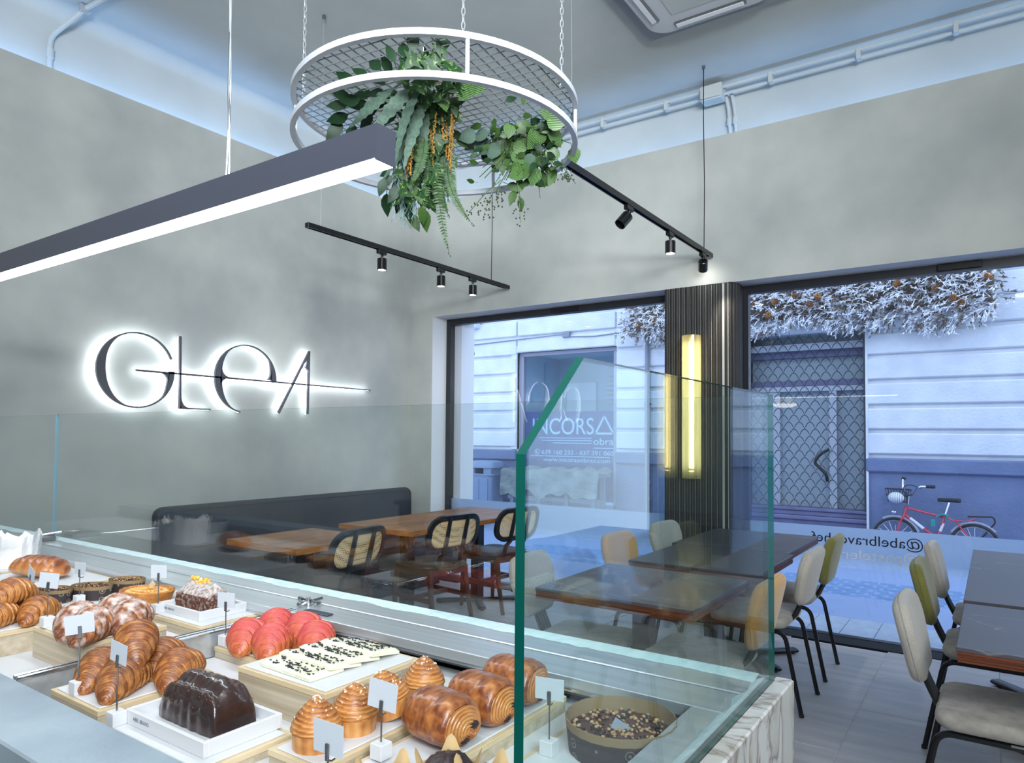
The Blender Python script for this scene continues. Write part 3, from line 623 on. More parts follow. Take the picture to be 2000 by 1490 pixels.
for d in (0, 1):
    for k in range(-13, 14):
        o_ = k*.0435; h = math.sqrt(max(0, (RR_-.006)**2-o_**2))
        if h < .05: continue
        rot = RAD(7)+d*pi/2; dx, dy = cos(rot), sin(rot)
        obj('mesh_wire', MB().tube([(-dx*h-dy*o_, -dy*h+dx*o_, 0), (dx*h-dy*o_, dy*h+dx*o_, 0)], .0024, 5), 'mesh_grey', t, (0, 0, ZT-ZB-.008+.003*d))
lk = mesh('chain_link', MB().tube([(.0062*cos(a)*1.0, 0, .0135*sin(a)+(.0 if sin(a) == 0 else .003*(1 if sin(a) > 0 else -1))) for a in (2*pi*k/12 for k in range(12))], .0019, 5, closed=True), 'steel')
for i, (a, lb) in enumerate(((220, 'left chain holding the white ring planter'), (-40, 'middle chain holding the white ring planter above a strut'), (12, 'right chain holding the white ring planter by the track'))):
    ch = thing('hanging_chain', lb, 'chain', (RC.x+(RR_-.03)*cos(RAD(a)), RC.y+(RR_-.03)*sin(RAD(a)), ZT-.01), 0, 'chains of the ring planter')
    for k in range(51): link('chain_link', lk, ch, (0, 0, .012+k*.0262), (0, 0, pi/2*(k % 2)+.3))
# ================================================================ FURNITURE
def pad_chair(label, backmat):
    t = thing('padded_chair', label, 'chair', (0, 0, 0), 0, None)
    # seat cushion
    so = rr(.41, .43, .075, 6, -.01)
    obj('seat', MB().pad(so, .055, .024, lambda a, b, c: (a, b, .418+c), crown=.006), 'fabric_grey' if backmat == 'fabric_beige' else 'fabric_grey', t, smooth=60)
    # back cushion: rounded at the top, narrowing below, leaning back
    P = fil([(0, 0, 0), (.118, 0, 0), (.152, .035, 0), (.200, .19, 0), (.168, .288, 0), (0, .292, 0), (-.168, .288, 0), (-.200, .19, 0), (-.152, .035, 0), (-.118, 0, 0), (0, 0, 0)], .11, 6)[:-1]
    ol = [(p.x, p.y) for p in P]
    L_ = RAD(13)
    def fr(a, b, c): # a along y, b up the back, c thickness towards the front
        x = -.262-b*sin(L_)+(c-.028)*cos(L_)+.35*a*a; z = .535+b*cos(L_)+(c-.028)*sin(L_); return (x, a, z)
    obj('backrest', MB().pad(ol, .056, .027, fr, crown=.004), backmat, t, smooth=60)
    sd = [(p[0]*1.003, p[1]*1.003) for p in ol[::1]]
    obj('seam', MB().tube([fr(a, b, .028) for a, b in sd], .0022, 5, closed=True), backmat, t)
    for y in (-.185, .185):
        obj('leg', MB().tube(fil([(-.285, y*1.03, .006), (-.205, y, .404), (0, y, .404)], .05, 6), .0115, 9), 'black_metal', t)
        obj('leg', MB().tube(fil([(.212, y*1.03, .006), (.165, y, .404), (0, y, .404)], .05, 6), .0115, 9), 'black_metal', t)
        for x in (-.286, .213): obj('foot', MB().cyl((x, y*1.03, 0), (x, y*1.03, .014), .0125, 9), 'rubber', t)
    obj('cross_tube', MB().cyl((.10, -.185, .404), (.10, .185, .404), .009, 8).cyl((-.12, -.185, .404), (-.12, .185, .404), .009, 8), 'black_metal', t)
    for y in (-.042, -.014, .014, .042):
        obj('back_tube', MB().tube(fil([(-.05, y, .408), (-.192, y, .408), (-.25, y, .53), (-.305, y, .70)], .05, 5), .0095, 8), 'black_metal', t)
    return t
PROTO = {}
def chair(x, y, rz, kind, label, group):
    m = {'beige': 'fabric_beige', 'olive': 'fabric_olive', 'mustard': 'fabric_mustard'}[kind]
    if kind not in PROTO:
        PROTO[kind] = t = pad_chair(label, m); t.location = (x, y, 0); t.rotation_euler = (0, 0, rz); t['group'] = group; return t
    return dup(PROTO[kind], (x, y, 0), rz, label, group)
GR = 'padded chairs with black tube legs'
chair(.03, 3.0, 0, 'beige', 'beige padded chair nearest the right edge, seat facing the dark table', GR)
chair(.005, 3.90, 0, 'olive', 'olive green padded chair between two beige chairs at the right tables', GR)
chair(.015, 4.57, 0, 'beige', 'beige padded chair behind the olive one, near the window lettering', GR)
chair(-1.085, 3.02, pi, 'mustard', 'mustard padded chair half behind the glass end panel', GR)
chair(-1.10, 3.94, pi, 'beige', 'pale beige padded chair in front of the olive one, beside the glass case', GR)
chair(-1.105, 4.56, pi, 'olive', 'olive green padded chair in the aisle right before the window lettering', GR)
chair(-1.585, 2.93, RAD(4), 'beige', 'beige padded chair behind the green glass edge, beside the front table', GR)
chair(-1.575, 3.85, RAD(-3), 'mustard', 'mustard padded chair seen through the glass, left of the far dark table', GR)
chair(-1.555, 4.50, RAD(-6), 'beige', 'beige padded chair standing directly before the ribbed pillar', GR)
chair(.72, 3.05, pi, 'mustard', 'mustard padded chair outside the right edge, mirrored in the glass panel', GR)
chair(.72, 3.86, pi, 'beige', 'beige padded chair outside the right edge, mirrored in the glass panel', GR)
chair(.73, 4.58, pi, 'olive', 'olive padded chair outside the right edge, mirrored in the glass panel', GR)

def table(name, label, x0, x1, y0, y1, top, edge, foot, group):
    cx, cy = (x0+x1)/2, (y0+y1)/2; a, b = (x1-x0)/2, (y1-y0)/2
    t = thing(name, label, 'table', (cx, cy, 0), 0, group)
    if top == 'stone_top':
        obj('tabletop', MB().rbox(-a, a, -b, b, .726, .74, .002), top, t, smooth=0)
        for k in range(4): # plywood edge, layer by layer
            i = .002+.0015*(k % 2); obj('edge_layer', MB().box(-a+i, a-i, -b+i, b-i, .726-.0085*(k+1)+.0008, .726-.0085*k), 'ply_edge', t, smooth=0)
    else:
        n = 5; wd = 2*a/n
        for k in range(n): obj('plank', MB().rbox(-a+.012+k*(2*a-.024)/n, -a+.012+(k+1)*(2*a-.024)/n-.0006, -b+.012, b-.012, .708, .74, .001), top, t, smooth=0)
        obj('edge_band', MB().box(-a, a, -b, -b+.012, .706, .7405).box(-a, a, b-.012, b, .706, .7405).box(-a, -a+.012, -b+.012, b-.012, .706, .7405).box(a-.012, a, -b+.012, b-.012, .706, .7405), edge, t, smooth=0)
    ped = [0] if b < .5 else [-b*.55, b*.55]
    for py_ in ped:
        c = obj('column', MB().rbox(-.04, .04, py_-.04, py_+.04, .03, .70, .005), foot, t)
        obj('top_plate', MB().box(-.17, .17, py_-.17, py_+.17, .682, .692), foot, c)
        fb = MB()
        for k in range(4):
            M_ = Matrix.Translation((0, py_, 0)) @ Matrix.Rotation(pi/4+k*pi/2, 4, 'Z')
            fb.rbox(.0, .34, -.03, .03, .008, .034, .008, 0, M_)
        obj('foot_cross', fb, foot, t)
        for k in range(4):
            q = Vector((.31*cos(pi/4+k*pi/2), py_+.31*sin(pi/4+k*pi/2), 0)); obj('glide', MB().cyl(q, q+Vector((0, 0, .01)), .014, 10), 'rubber', t)
    return t
GT = 'dark stone topped tables with plywood edges'
table('cafe_table', 'dark stone topped table nearest the right edge with orange plywood edge', -.11, .55, 2.645, 3.365, 'stone_top', 'ply_edge', 'black_metal', GT)
table('cafe_table', 'long dark stone topped table at the right beside the window', -.115, .55, 3.425, 5.01, 'stone_top', 'ply_edge', 'black_metal', GT)
table('cafe_table', 'square dark table nearest behind the glass end panel', -1.655, -.948, 2.585, 3.29, 'stone_top', 'ply_edge', 'black_metal', GT)
table('cafe_table', 'middle dark table between mustard and pale beige chairs', -1.615, -.94, 3.44, 4.157, 'stone_top', 'ply_edge', 'black_metal', GT)
table('cafe_table', 'dark table in front of the ribbed pillar, its corner reaching the window lettering', -1.66, -.975, 4.165, 5.02, 'stone_top', 'ply_edge', 'black_metal', GT)
GW = 'walnut tables along the bench'
table('wooden_table', 'walnut table behind the case glass with one cane chair', -3.93, -3.265, 2.59, 3.25, 'walnut', 'walnut_edge', 'black_metal', GW)
table('wooden_table', 'long walnut table near the window corner with two cane chairs', -3.965, -3.25, 3.52, 5.08, 'walnut', 'walnut_edge', 'black_metal', GW)

# cane chairs
def cane_chair(label):
    t = thing('cane_chair', label, 'chair')
    so = rr(.42, .43, .10, 6)
    obj('seat', MB().pad(so, .022, .008, lambda a, b, c: (a, b, .442+c-.10*max(0, .1-(a*a+b*b))*.8)), 'dark_wood', t)
    L_ = RAD(14)
    def fr(a, b, c): return (-.225-b*sin(L_)+c*cos(L_)+.45*a*a-.02, a, .560+b*cos(L_)+c*sin(L_))
    n = 40; ou = rr(.50, .275, .115, 9, 0, .1375); inn = rr(.43, .20, .08, 9, 0, .1375)
    fb = MB(); m = len(ou); vs = []
    for ring in (ou, inn):
        for c in (-.011, .011): vs += [fr(a, b, c) for a, b in ring]
    fs = []
    for i in range(m):
        j = (i+1) % m
        fs += [(i, j, m+j, m+i), (2*m+i, 3*m+i, 3*m+j, 2*m+j), (m+i, m+j, 3*m+j, 3*m+i), (i, 2*m+i, 2*m+j, j)]
    fb.add(vs, fs); obj('back_frame', fb, 'black_lacquer', t, smooth=50)
    # cane webbing inside the frame
    cb = MB(); rows = [[(inn[i][0]*s, .1375+(inn[i][1]-.1375)*s) for i in range(m)] for s in (1.02, .5, .02)]
    vs = [fr(a, b, .001) for r in rows for a, b in r]
    cb.add(vs, [(k*m+i, k*m+(i+1) % m, (k+1)*m+(i+1) % m, (k+1)*m+i) for k in range(2) for i in range(m)])
    obj('cane_webbing', cb, 'cane', t)
    for y in (-.085, .085):
        obj('back_post', MB().tube([(-.205, y*1.3, .43), (-.222, y*1.15, .52), fr(y, .0, -.012), fr(y, .262, -.012)], [.017, .017, .017, .014], 8), 'black_lacquer', t)
    for y in (-.17, .17):
        obj('leg', MB().tube([(-.195, y, .44), (-.215, y*1.03, .25), (-.275, y*1.08, .0)], [.021, .02, .015], 8), 'dark_wood', t)
        obj('leg', MB().tube([(.175, y, .44), (.185, y*1.03, .25), (.195, y*1.08, .0)], [.021, .02, .015], 8), 'dark_wood', t)
        obj('stretcher', MB().rbox(-.235, .19, y*1.04-.009, y*1.04+.009, .20, .236, .004), 'dark_wood', t)
        obj('seat_rail', MB().rbox(-.2, .18, y-.011, y+.011, .385, .44, .004), 'dark_wood', t)
    obj('stretcher', MB().rbox(-.02, .02, -.175, .175, .204, .232, .004), 'dark_wood', t)
    obj('seat_rail', MB().rbox(.165, .187, -.17, .17, .385, .44, .004).rbox(-.207, -.185, -.17, .17, .385, .44, .004), 'dark_wood', t)
    return t
c0 = cane_chair('black cane backed chair nearest, at the front walnut table'); c0.location = (-3.54, 3.05, 0); c0.rotation_euler = (0, 0, pi+RAD(6)); c0.location.x = -3.0
GC = 'cane backed chairs at the walnut tables'; c0['group'] = GC
c0.location = (-3.485, 3.0, 0)
dup(c0, (-3.47, 3.97, 0), pi-RAD(8), 'black cane backed chair in the middle of the three, at the long walnut table', GC)
dup(c0, (-3.41, 4.70, 0), pi-RAD(8), 'black cane backed chair farthest, partly behind the green glass edge', GC)

# bench along the left wall
t = thing('bench', 'dark navy upholstered bench running along the left wall', 'bench', (XL, 2.58, 0))
bo = rr(2.56, .50, .07, 6, 1.28, .63)
obj('backrest', MB().pad(bo, .085, .025, lambda a, b, c: (.012+.13*(.88-b)*0+c+.02*(.88-b), a, b)), 'navy_leather', t, smooth=60)
obj('seat', MB().rbox(.09, .56, .02, 2.54, .36, .46, .03), 'navy_leather', t)
obj('base', MB().box(.06, .50, .05, 2.51, 0, .36), 'black_lacquer', t, smooth=0)
obj('piping', MB().tube([(.10+.0, a, b) for a, b in rr(2.50, .44, .06, 6, 1.28, .63)], .004, 6, closed=True), 'navy_leather', t)

# serving side behind the photographer (seen only as reflections in the case glass)
t = thing('back_counter', 'dark drawer counter behind the photographer, mirrored in the case glass', 'counter', (-1.9, -.95, 0))
obj('body', MB().box(-1.6, 1.4, -.55, 0, 0, .90), 'black_lacquer', t, smooth=0)
obj('worktop', MB().rbox(-1.62, 1.42, -.56, .03, .90, .93, .004), 'stone_top', t, smooth=0)
for i in range(4):
    d = obj('drawer', MB().rbox(-1.58+.74*i, -1.58+.74*i+.72, 0, .018, .62, .88, .003), 'black_lacquer', t, smooth=0)
    obj('handle', MB().rbox(-1.22+.74*i-.09, -1.22+.74*i+.09, .018, .035, .82, .832, .003), 'walnut_edge', d, smooth=0)
for i, (x, y) in enumerate(((-3.9, -.6), (-2.9, -1.4))):
    t = thing('dome_pendant_lamp', ('left' if i == 0 else 'right')+' opal dome pendant behind the photographer', 'pendant lamp', (x, y, 1.95), 0, 'dome pendants over the serving side')
    obj('shade', MB().lathe([(.0, .15), (.05, .148), (.14, .11), (.19, .04), (.20, 0)], 24), 'amber_glass', t)
    obj('diffuser', MB().lathe([(0, .01), (.19, .01), (.19, -.02), (.12, -.05), (0, -.06)], 24), 'lamp_opal', t)
    obj('cable', MB().cyl((0, 0, .15), (0, 0, ZC-1.95), .004, 6), 'black_metal', t)
for i, (x, y) in enumerate(((.3, 1.2), (1.0, 1.8), (1.9, 1.4), (.9, 3.6))):
    t = thing('disc_pendant_lamp', ('first', 'second', 'third', 'fourth')[i]+' white disc pendant over the room, mirrored in the shop window', 'pendant lamp', (x, y, 3.0), 0, 'disc pendants mirrored in the window')
    obj('disc', MB().lathe([(0, 0), (.09, 0), (.095, .012), (.09, .03), (0, .03)], 20), 'lamp_opal', t)
    obj('cable', MB().cyl((0, 0, .03), (0, 0, ZC-3.0), .003, 6), 'black_metal', t)
# ================================================================ DISPLAY CASE
DK = .89; TOPZ = .952; XE = -.345
t = thing('pastry_display_case', 'marble sided pastry display case with steel rails and glass guards', 'display case', (0, 0, 0))
case = t
obj('marble_end', MB().rbox(XE, -.312, .30, 1.377, 0, TOPZ, .003), 'marble', t, smooth=0)
obj('marble_front', MB().rbox(-4.4, XE, 1.362, 1.377, 0, TOPZ-.002, .002), 'marble', t, smooth=0)
obj('cabinet', MB().box(-4.4, XE, .50, 1.34, 0, .80), 'dark_steel', t, smooth=0)
obj('ledge', MB().rbox(-4.4, XE, 1.252, 1.362, .90, TOPZ-.001, .002), 'steel', t, smooth=0)
obj('ledge', MB().rbox(-4.4, XE, 1.150, 1.246, .926, TOPZ-.002, .0015), 'steel', t, smooth=0)
obj('ledge', MB().rbox(-.425, XE, .554, 1.15, .84, TOPZ-.003, .0015), 'steel', t, smooth=0)
obj('lip', MB().box(-4.4, -.425, 1.147, 1.151, .924, .930), 'chrome', t, smooth=0)
obj('air_slot', MB().box(-4.4, -.425, 1.215, 1.25, .80, .926), 'black_metal', t, smooth=0)
obj('slot_rail', MB().rbox(-4.4, -.425, 1.20, 1.215, .895, .905, .003), 'dark_steel', t, smooth=0)
for (a, b_) in ((-1.470, -.43), (-3.26, -1.488), (-4.4, -3.28)):
    obj('deck_panel', MB().rbox(a, b_, .554, 1.200, DK-.03, DK, .002), 'board_white', t, smooth=0)
for x in (-1.479, -3.27):
    obj('divider', MB().box(x-.007, x+.007, .555, 1.16, DK, TOPZ-.006), 'steel', t, smooth=0)
    obj('divider_rail', MB().tube([(x-.008, .553, TOPZ-.004), (x-.008, 1.17, TOPZ-.004)], .0045, 8).tube([(x+.007, .553, TOPZ-.004), (x+.007, 1.17, TOPZ-.004)], .0045, 8), 'chrome', t)
obj('case_wall', MB().box(-4.4, -.425, .548, .553, .80, TOPZ-.03), 'dark_steel', t, smooth=0)
# glass guards
def pane(name, poly, c0, c1, frame, m, edge):
    b = MB(); b.prism(poly, c0, c1, frame); b.mi = [0, 0]+[1]*len(poly); return obj(name, b, [m, edge], t, smooth=0)
FY = lambda a, b, c: (a, c, b); FX = lambda a, b, c: (c, a, b)
pane('front_glass', [(-3.292, TOPZ), (-.351, TOPZ), (-.351, 1.4775), (-3.292, 1.471)], 1.352, 1.360, FY, 'glass_case', 'glass_edge_pale')
pane('front_glass', [(-4.4, TOPZ), (-3.300, TOPZ), (-3.300, 1.470), (-4.4, 1.466)], 1.352, 1.360, FY, 'glass_case', 'glass_edge_pale')
pane('end_glass', [(.514, TOPZ), (1.351, TOPZ), (1.351, 1.4785), (.620, 1.4785), (.514, 1.383)], -.350, -.340, FX, 'glass_end', 'glass_edge')
b = MB(); xs = [-4.4+k*.012 for k in range(int(4.05/.012))]; vs = []
for x in xs:
    wv = .030+.012*mnoise.noise(Vector((x*9, 0, 0)))+.006*mnoise.noise(Vector((x*40, 3, 0)))
    vs += [(x, 1.352, TOPZ+.007), (x, 1.352-wv*.6, TOPZ+.004), (x, 1.352-wv, TOPZ-.0005)]
b.add(vs, [(i*3+k, i*3+k+1, i*3+k+4, i*3+k+3) for i in range(len(xs)-1) for k in range(2)])
obj('silicone_bead', b, 'silicone', t, smooth=60)
b = MB(); vs = []
for k in range(72):
    y = .52+k*.0115; wv = .010+.004*mnoise.noise(Vector((y*20, 7, 0)))
    vs += [(-.351, y, TOPZ+.008), (-.351-wv*2.2, y, TOPZ-.002)]
b.add(vs, [(i*2, i*2+2, i*2+3, i*2+1) for i in range(71)]); obj('silicone_bead', b, 'silicone', t, smooth=60)
def clamp(x, y, lab):
    c = obj('glass_clamp', MB().lathe([(0, 0), (.011, 0), (.011, .007), (.006, .009), (.006, .02), (0, .02)], 14, (0, 0, 0)), 'chrome', t, (x, y, TOPZ-.001))
    obj('clamp_arm', MB().tube([(-.045, .01, .007), (0, .004, .012), (.04, .0, .008)], .004, 7).tube([(0, -.03, .006), (0, .045, .009)], .004, 7).ball((-.045, .01, .007), .008).ball((.04, 0, .008), .008).ball((0, -.03, .006), .007), 'chrome', c)
clamp(-1.487, 1.222, '')
obj('sensor_plate', MB().rbox(-.045, .045, -.0, .022, 0, .004, .002), 'anthracite', t, (-1.40, 1.170, TOPZ-.002), (0, 0, RAD(2)))
c = obj('corner_clamp', MB().prism([(-.055, -.06), (.05, -.06), (.05, .05), (-.01, .07), (-.055, .04)], 0, .016), 'dark_steel', t, (-3.24, 1.27, TOPZ), smooth=0)
obj('clamp_arm', MB().ball((0, .01, .024), .012).ball((.025, -.02, .02), .009).tube([(0, .01, .02), (.03, .08, .03)], .006, 8), 'chrome', c)
obj('screw', MB().lathe([(0, .004), (.006, .004), (.007, 0)], 10), 'chrome', case, (-.41, .70, TOPZ-.003))
t = thing('steel_worktop', 'pale brushed steel worktop strip along the serving side of the case', 'worktop', (0, 0, 0))
obj('top', MB().rbox(-4.4, XE-.01, .427, .546, .905, TOPZ, .003), 'zinc_worktop', t, smooth=0)
obj('front_panel', MB().box(-4.4, XE-.01, .440, .498, 0, .905), 'grey_metal', t, smooth=0)

# ================================================================ BOXES AND BOARDS
def riser(label, x0, x1, y0, y1, zt, z0=DK, group='oak risers in the case', lip=.012, pieces=True, board=True):
    t = thing('oak_riser', label, 'riser', ((x0+x1)/2, (y0+y1)/2, z0), 0, group); a, b = (x1-x0)/2, (y1-y0)/2; h = zt-z0-.003
    obj('carcass', MB().rbox(-a+.001, a-.001, -b+.001, b-.001, 0, h-.0105, .0008), 'oak', t, smooth=0)
    obj('rim', MB().rbox(-a, a, -b, b, h-.0100, h, .0008), 'oak_edge', t, smooth=0)
    obj('board', MB().rbox(-a+lip, a-lip*.6, -b+lip*.5, b-lip, h, h+.003, .001), 'board_white', t, smooth=0)
    return t
riser('oak riser under the plain croissants at the left picture edge', -2.10, -1.85, .58, .79, .948)
riser('tall oak riser under the sugar dusted croissants', -1.80, -1.565, .703, .885, .961)
riser('low oak riser under the orange topped chocolate loaf', -1.845, -1.605, .992, 1.165, .925)
riser('oak riser under the stacked cinnamon croissants', -1.434, -1.255, .592, .823, .930)
riser('thin oak board under the glazed chocolate cake tray', -1.215, -.948, .585, .755, .914)
riser('oak riser under the row of swirled brioches', -.904, -.790, .672, 1.03, .930)
riser('tall oak riser under the white chocolate bars', -1.187, -.939, .811, 1.049, .961)
riser('oak riser under the pink croissants', -1.465, -1.20, .940, 1.14, .918)
riser('oak riser under the glazed chocolate filled rolls', -.778, -.658, .70, 1.138, .922)
riser('thin oak board under the large nut tart', -.618, -.430, .80, 1.14, .898)
riser('low oak riser under the paper wrapped muffins', -.70, -.51, .58, .775, .905)
riser('low oak riser under the three small paper moulded cakes', -2.29, -2.05, .845, 1.16, .922)
riser('oak riser under the apple tart', -2.035, -1.865, .93, 1.17, .935)
riser('oak riser under the braided loaf', -2.70, -2.33, .875, 1.15, .930)
riser('oak riser under the paper lined cake', -3.02, -2.73, .90, 1.17, .930)
def tray(label, x0, x1, y0, y1, z):
    t = thing('white_tray', label, 'tray', ((x0+x1)/2, (y0+y1)/2, z), 0, 'white loaf trays'); a, b = (x1-x0)/2, (y1-y0)/2; k = .007
    obj('base', MB().box(-a+k, a-k, -b+k, b-k, 0, .006), 'board_white', t, smooth=0)
    obj('rim', MB().rbox(-a, a, -b, -b+k, 0, .024, .001).rbox(-a, a, b-k, b, 0, .024, .001).rbox(-a, -a+k, -b+k, b-k, 0, .024, .001).rbox(a-k, a, -b+k, b-k, 0, .024, .001), 'board_white', t, smooth=0)
    text('imprint', 'ABEL BRAVO', .0085, 'grey_metal', t, (-a+.025, -b-.0004, .010), (RAD(90), 0, 0), ext=.0002)
    return t
tray('white tray holding the glazed dark chocolate cake', -1.203, -.975, .612, .752, .914)
tray('white tray holding the orange topped chocolate loaf', -1.838, -1.648, 1.015, 1.150, .925)

# ================================================================ PASTRY
def croissant_mesh(name, m, L=.145, W=.068, H=.058, bend=.010, nb=4.6, seed=0, dust=0, ripple=1):
    rnd = random.Random(seed); N, K = 190, 40; b = MB(); vs = []; cr = []; du = []; ph = rnd.random()*6
    for i in range(N+1):
        t = -1+2*i/N; at = abs(t)
        for k in range(K):
            a = 2*pi*k/K; sa, ca = sin(a), cos(a)
            n1 = mnoise.noise(Vector((t*3+seed*3.1, ca*1.2, sa*1.2)))
            n2 = mnoise.noise(Vector((t*14+seed, ca*3, sa*3)))
            tt = at+.07*sa-.03*ca+.02*n1
            env = (1-at**1.9)**.80 if at < 1 else 0
            env = env*.84+.16*max(0, 1-at**8)**.5
            s = max(0, tt)*nb+.30; fr_ = s-math.floor(s)
            step = (1-fr_**1.5)*.13*(1 if at < .9 else .4)*(.6+.4*env)
            u = tt*nb*5.2+.35*sin(a*2+ph)+.5*n2; rg = abs((u % 1)-.5)*2
            q = env*(.90+step+.038*rg*ripple+.05*n1)
            y = q*W/2*ca; z = q*H*.56*sa; zz = z+H*.44*max(.32, env)
            if zz < .001: zz = .001+zz*.02
            vs.append((L/2*t, y-bend*t*t+bend*.35, zz))
            c = .36+.36*rg+.26*n2+.16*sa+(.14 if fr_ < .3 else 0)-(.38 if fr_ > .90 else 0)+(.16 if at > .86 else 0)
            cr.append(min(1, max(0, c))); du.append(dust*min(1, max(0, (sa+.30)*1.1))*(1-at**4)*(.52+.62*rg))
    b.add(vs, [(i*K+k, i*K+(k+1) % K, (i+1)*K+(k+1) % K, (i+1)*K+k) for i in range(N) for k in range(K)])
    b.a = {'crust': cr, 'dust': du}
    return mesh(name, b, m, 180)
def place(name, me, label, cat, group, loc, rz, tilt=0, roll=0):
    o = link(name, me, None, loc, (roll, tilt, rz)); return tag(o, label, cat, group)
cp = [croissant_mesh('croissant', 'dough', seed=s) for s in (1, 2)]
cs = [croissant_mesh('sugared_croissant', 'dough_sugar', L=.160, W=.078, H=.066, seed=s, dust=.42) for s in (3, 4)]
cc = [croissant_mesh('cinnamon_croissant', 'dough_cinnamon', L=.15, W=.074, H=.062, seed=s, dust=.40) for s in (5, 6)]
cpk = [croissant_mesh('pink_croissant', 'dough_pink', L=.135, W=.080, H=.068, seed=s, dust=.85) for s in (8, 9)]
A_ = RAD(127)
g = 'sugar dusted croissants'
place('sugared_croissant', cs[0], 'left sugar dusted croissant on the tall riser, tip hanging over the front', 'croissant', g, (-1.657, .738, .9605), A_)
place('sugared_croissant', cs[1], 'middle sugar dusted croissant behind a price card', 'croissant', g, (-1.585, .735, .9605), A_-.05)
place('sugared_croissant', cs[0], 'right sugar dusted croissant with dusted back, beside the low riser', 'croissant', g, (-1.590, .818, .9605), A_+.08)
place('sugared_croissant', cs[1], 'rear sugar dusted croissant leaning behind the other three', 'croissant', g, (-1.668, .824, .9605), A_+.02)
g = 'cinnamon croissants'
place('cinnamon_croissant', cc[0], 'front cinnamon croissant, tip toward the white card block', 'croissant', g, (-1.308, .662, .9295), RAD(124))
place('cinnamon_croissant', cc[1], 'left cinnamon croissant behind the card block', 'croissant', g, (-1.388, .663, .9295), RAD(122))
place('cinnamon_croissant', cc[1], 'right cinnamon croissant above the chocolate cake', 'croissant', g, (-1.272, .748, .9295), RAD(124))
place('cinnamon_croissant', cc[0], 'rear cinnamon croissant mostly hidden by the stack', 'croissant', g, (-1.362, .765, .9295), RAD(126))
place('cinnamon_croissant', cc[0], 'cinnamon croissant lying on top of the stack', 'croissant', g, (-1.352, .705, .978), RAD(146), RAD(-10), RAD(8))
g = 'pink croissants'
for x, y, z, r_, k, lb in ((-1.378, .968, .9175, 120, 0, 'front left pink croissant beside the card block'), (-1.303, .978, .9175, 124, 1, 'front middle pink croissant, the largest of the five'),
                       (-1.402, 1.063, .9175, 132, 1, 'rear left pink croissant against the steel rail'), (-1.322, 1.078, .9175, 118, 0, 'rear right pink croissant near the sensor plate'),
                       (-1.238, 1.045, .9175, 128, 0, 'right pink croissant half behind the white chocolate bars')):
    place('pink_croissant', cpk[k], lb, 'croissant', g, (x, y, z), RAD(r_))
g = 'plain croissants'
for x, y, z, r_, k, lb in ((-1.905, .672, .9475, 124, 0, 'plain croissant at the front of the left riser, cut by the picture edge'), (-1.892, .752, .9475, 128, 1, 'plain golden croissant at the right of the left riser'),
                       (-1.985, .735, .9475, 126, 1, 'plain croissant at the back of the left riser'), (-1.94, .712, .990, 118, 0, 'plain croissant lying on top of the left stack')):
    place('croissant', cp[k], lb, 'croissant', g, (x, y, z), RAD(r_))

# swirled brioches with pearl sugar
def brioche(name, seed):
    rnd = random.Random(seed); b = MB(); N, K = 70, 56; vs = []; cr = []; R0 = .0365; H = .074; lean = rnd.uniform(-.006, .006)
    for i in range(N+1):
        u = i/N; z = H*u
        if u < .36: r = R0*(.93+.07*u/.36)
        elif u < .42: r = R0*(1.0+.06*sin((u-.36)/.06*pi))
        else:
            v = (u-.42)/.58; r = R0*1.02*max(0.0, 1-v**1.45)**.72
        for k in range(K):
            a = 2*pi*k/K
            g_ = 0; tone = .35
            if u > .34:
                f = (u*13+a/(2*pi)*2.0+.25*mnoise.noise(Vector((cos(a)*2, sin(a)*2, u*6)))) % 1; g_ = .050*(f if f < .85 else (1-f)/.15*.85)-.03; tone = .42+.36*f-(.4 if f > .88 else 0)
            else: tone = .46+.14*mnoise.noise(Vector((a*2, u*6, seed)))+.12*sin(a*13+seed)
            rr_ = r*(1+g_+.03*mnoise.noise(Vector((cos(a)*2, sin(a)*2, u*5+seed))))
            vs.append((rr_*cos(a)+lean*u*u, rr_*sin(a), z)); cr.append(min(1, max(0, tone+.12*(u > .6))))
    vs.append((lean, 0, H+.001)); cr.append(.8)
    b.add(vs, [(i*K+k, i*K+(k+1) % K, (i+1)*K+(k+1) % K, (i+1)*K+k) for i in range(N) for k in range(K)]+[(N*K+k, N*K+(k+1) % K, (N+1)*K) for k in range(K)])
    b.a = {'crust': cr, 'dust': [0]*len(cr)}
    s = MB()
    for _ in range(34):
        a = rnd.uniform(0, 2*pi); u = 1-abs(rnd.gauss(0, .26)); u = max(.45, min(.99, u)); v = (u-.42)/.58; r = R0*max(0.0, 1-v**1.45)**.72*1.01
        s.ball((r*cos(a)+lean*u*u, r*sin(a), H*u), rnd.uniform(.0011, .0022), None, None, 5, 3, jit=.3)
    return mesh(name, b, 'dough_gloss' if False else 'dough', 180), mesh('pearl_sugar', s, 'pearl', 0)
bm = [brioche('swirl_brioche', s) for s in (11, 12)]
for i, (x, y, lb) in enumerate(((-.848, .716, 'front swirled brioche with pearl sugar, nearest the bottom edge'), (-.846, .790, 'second swirled brioche with pearl sugar, the tallest in front'),
                     (-.838, .866, 'third swirled brioche, tilted behind a price card'), (-.846, .955, 'rear swirled brioche beside the tall riser'))):
    o = place('swirl_brioche', bm[i % 2][0], lb, 'brioche', 'swirled brioches', (x, y, .9295 if i != 2 else .933), i*1.9, RAD(16) if i == 2 else 0)
    p = link('pearl_sugar', bm[i % 2][1], o); p['kind'] = 'stuff'

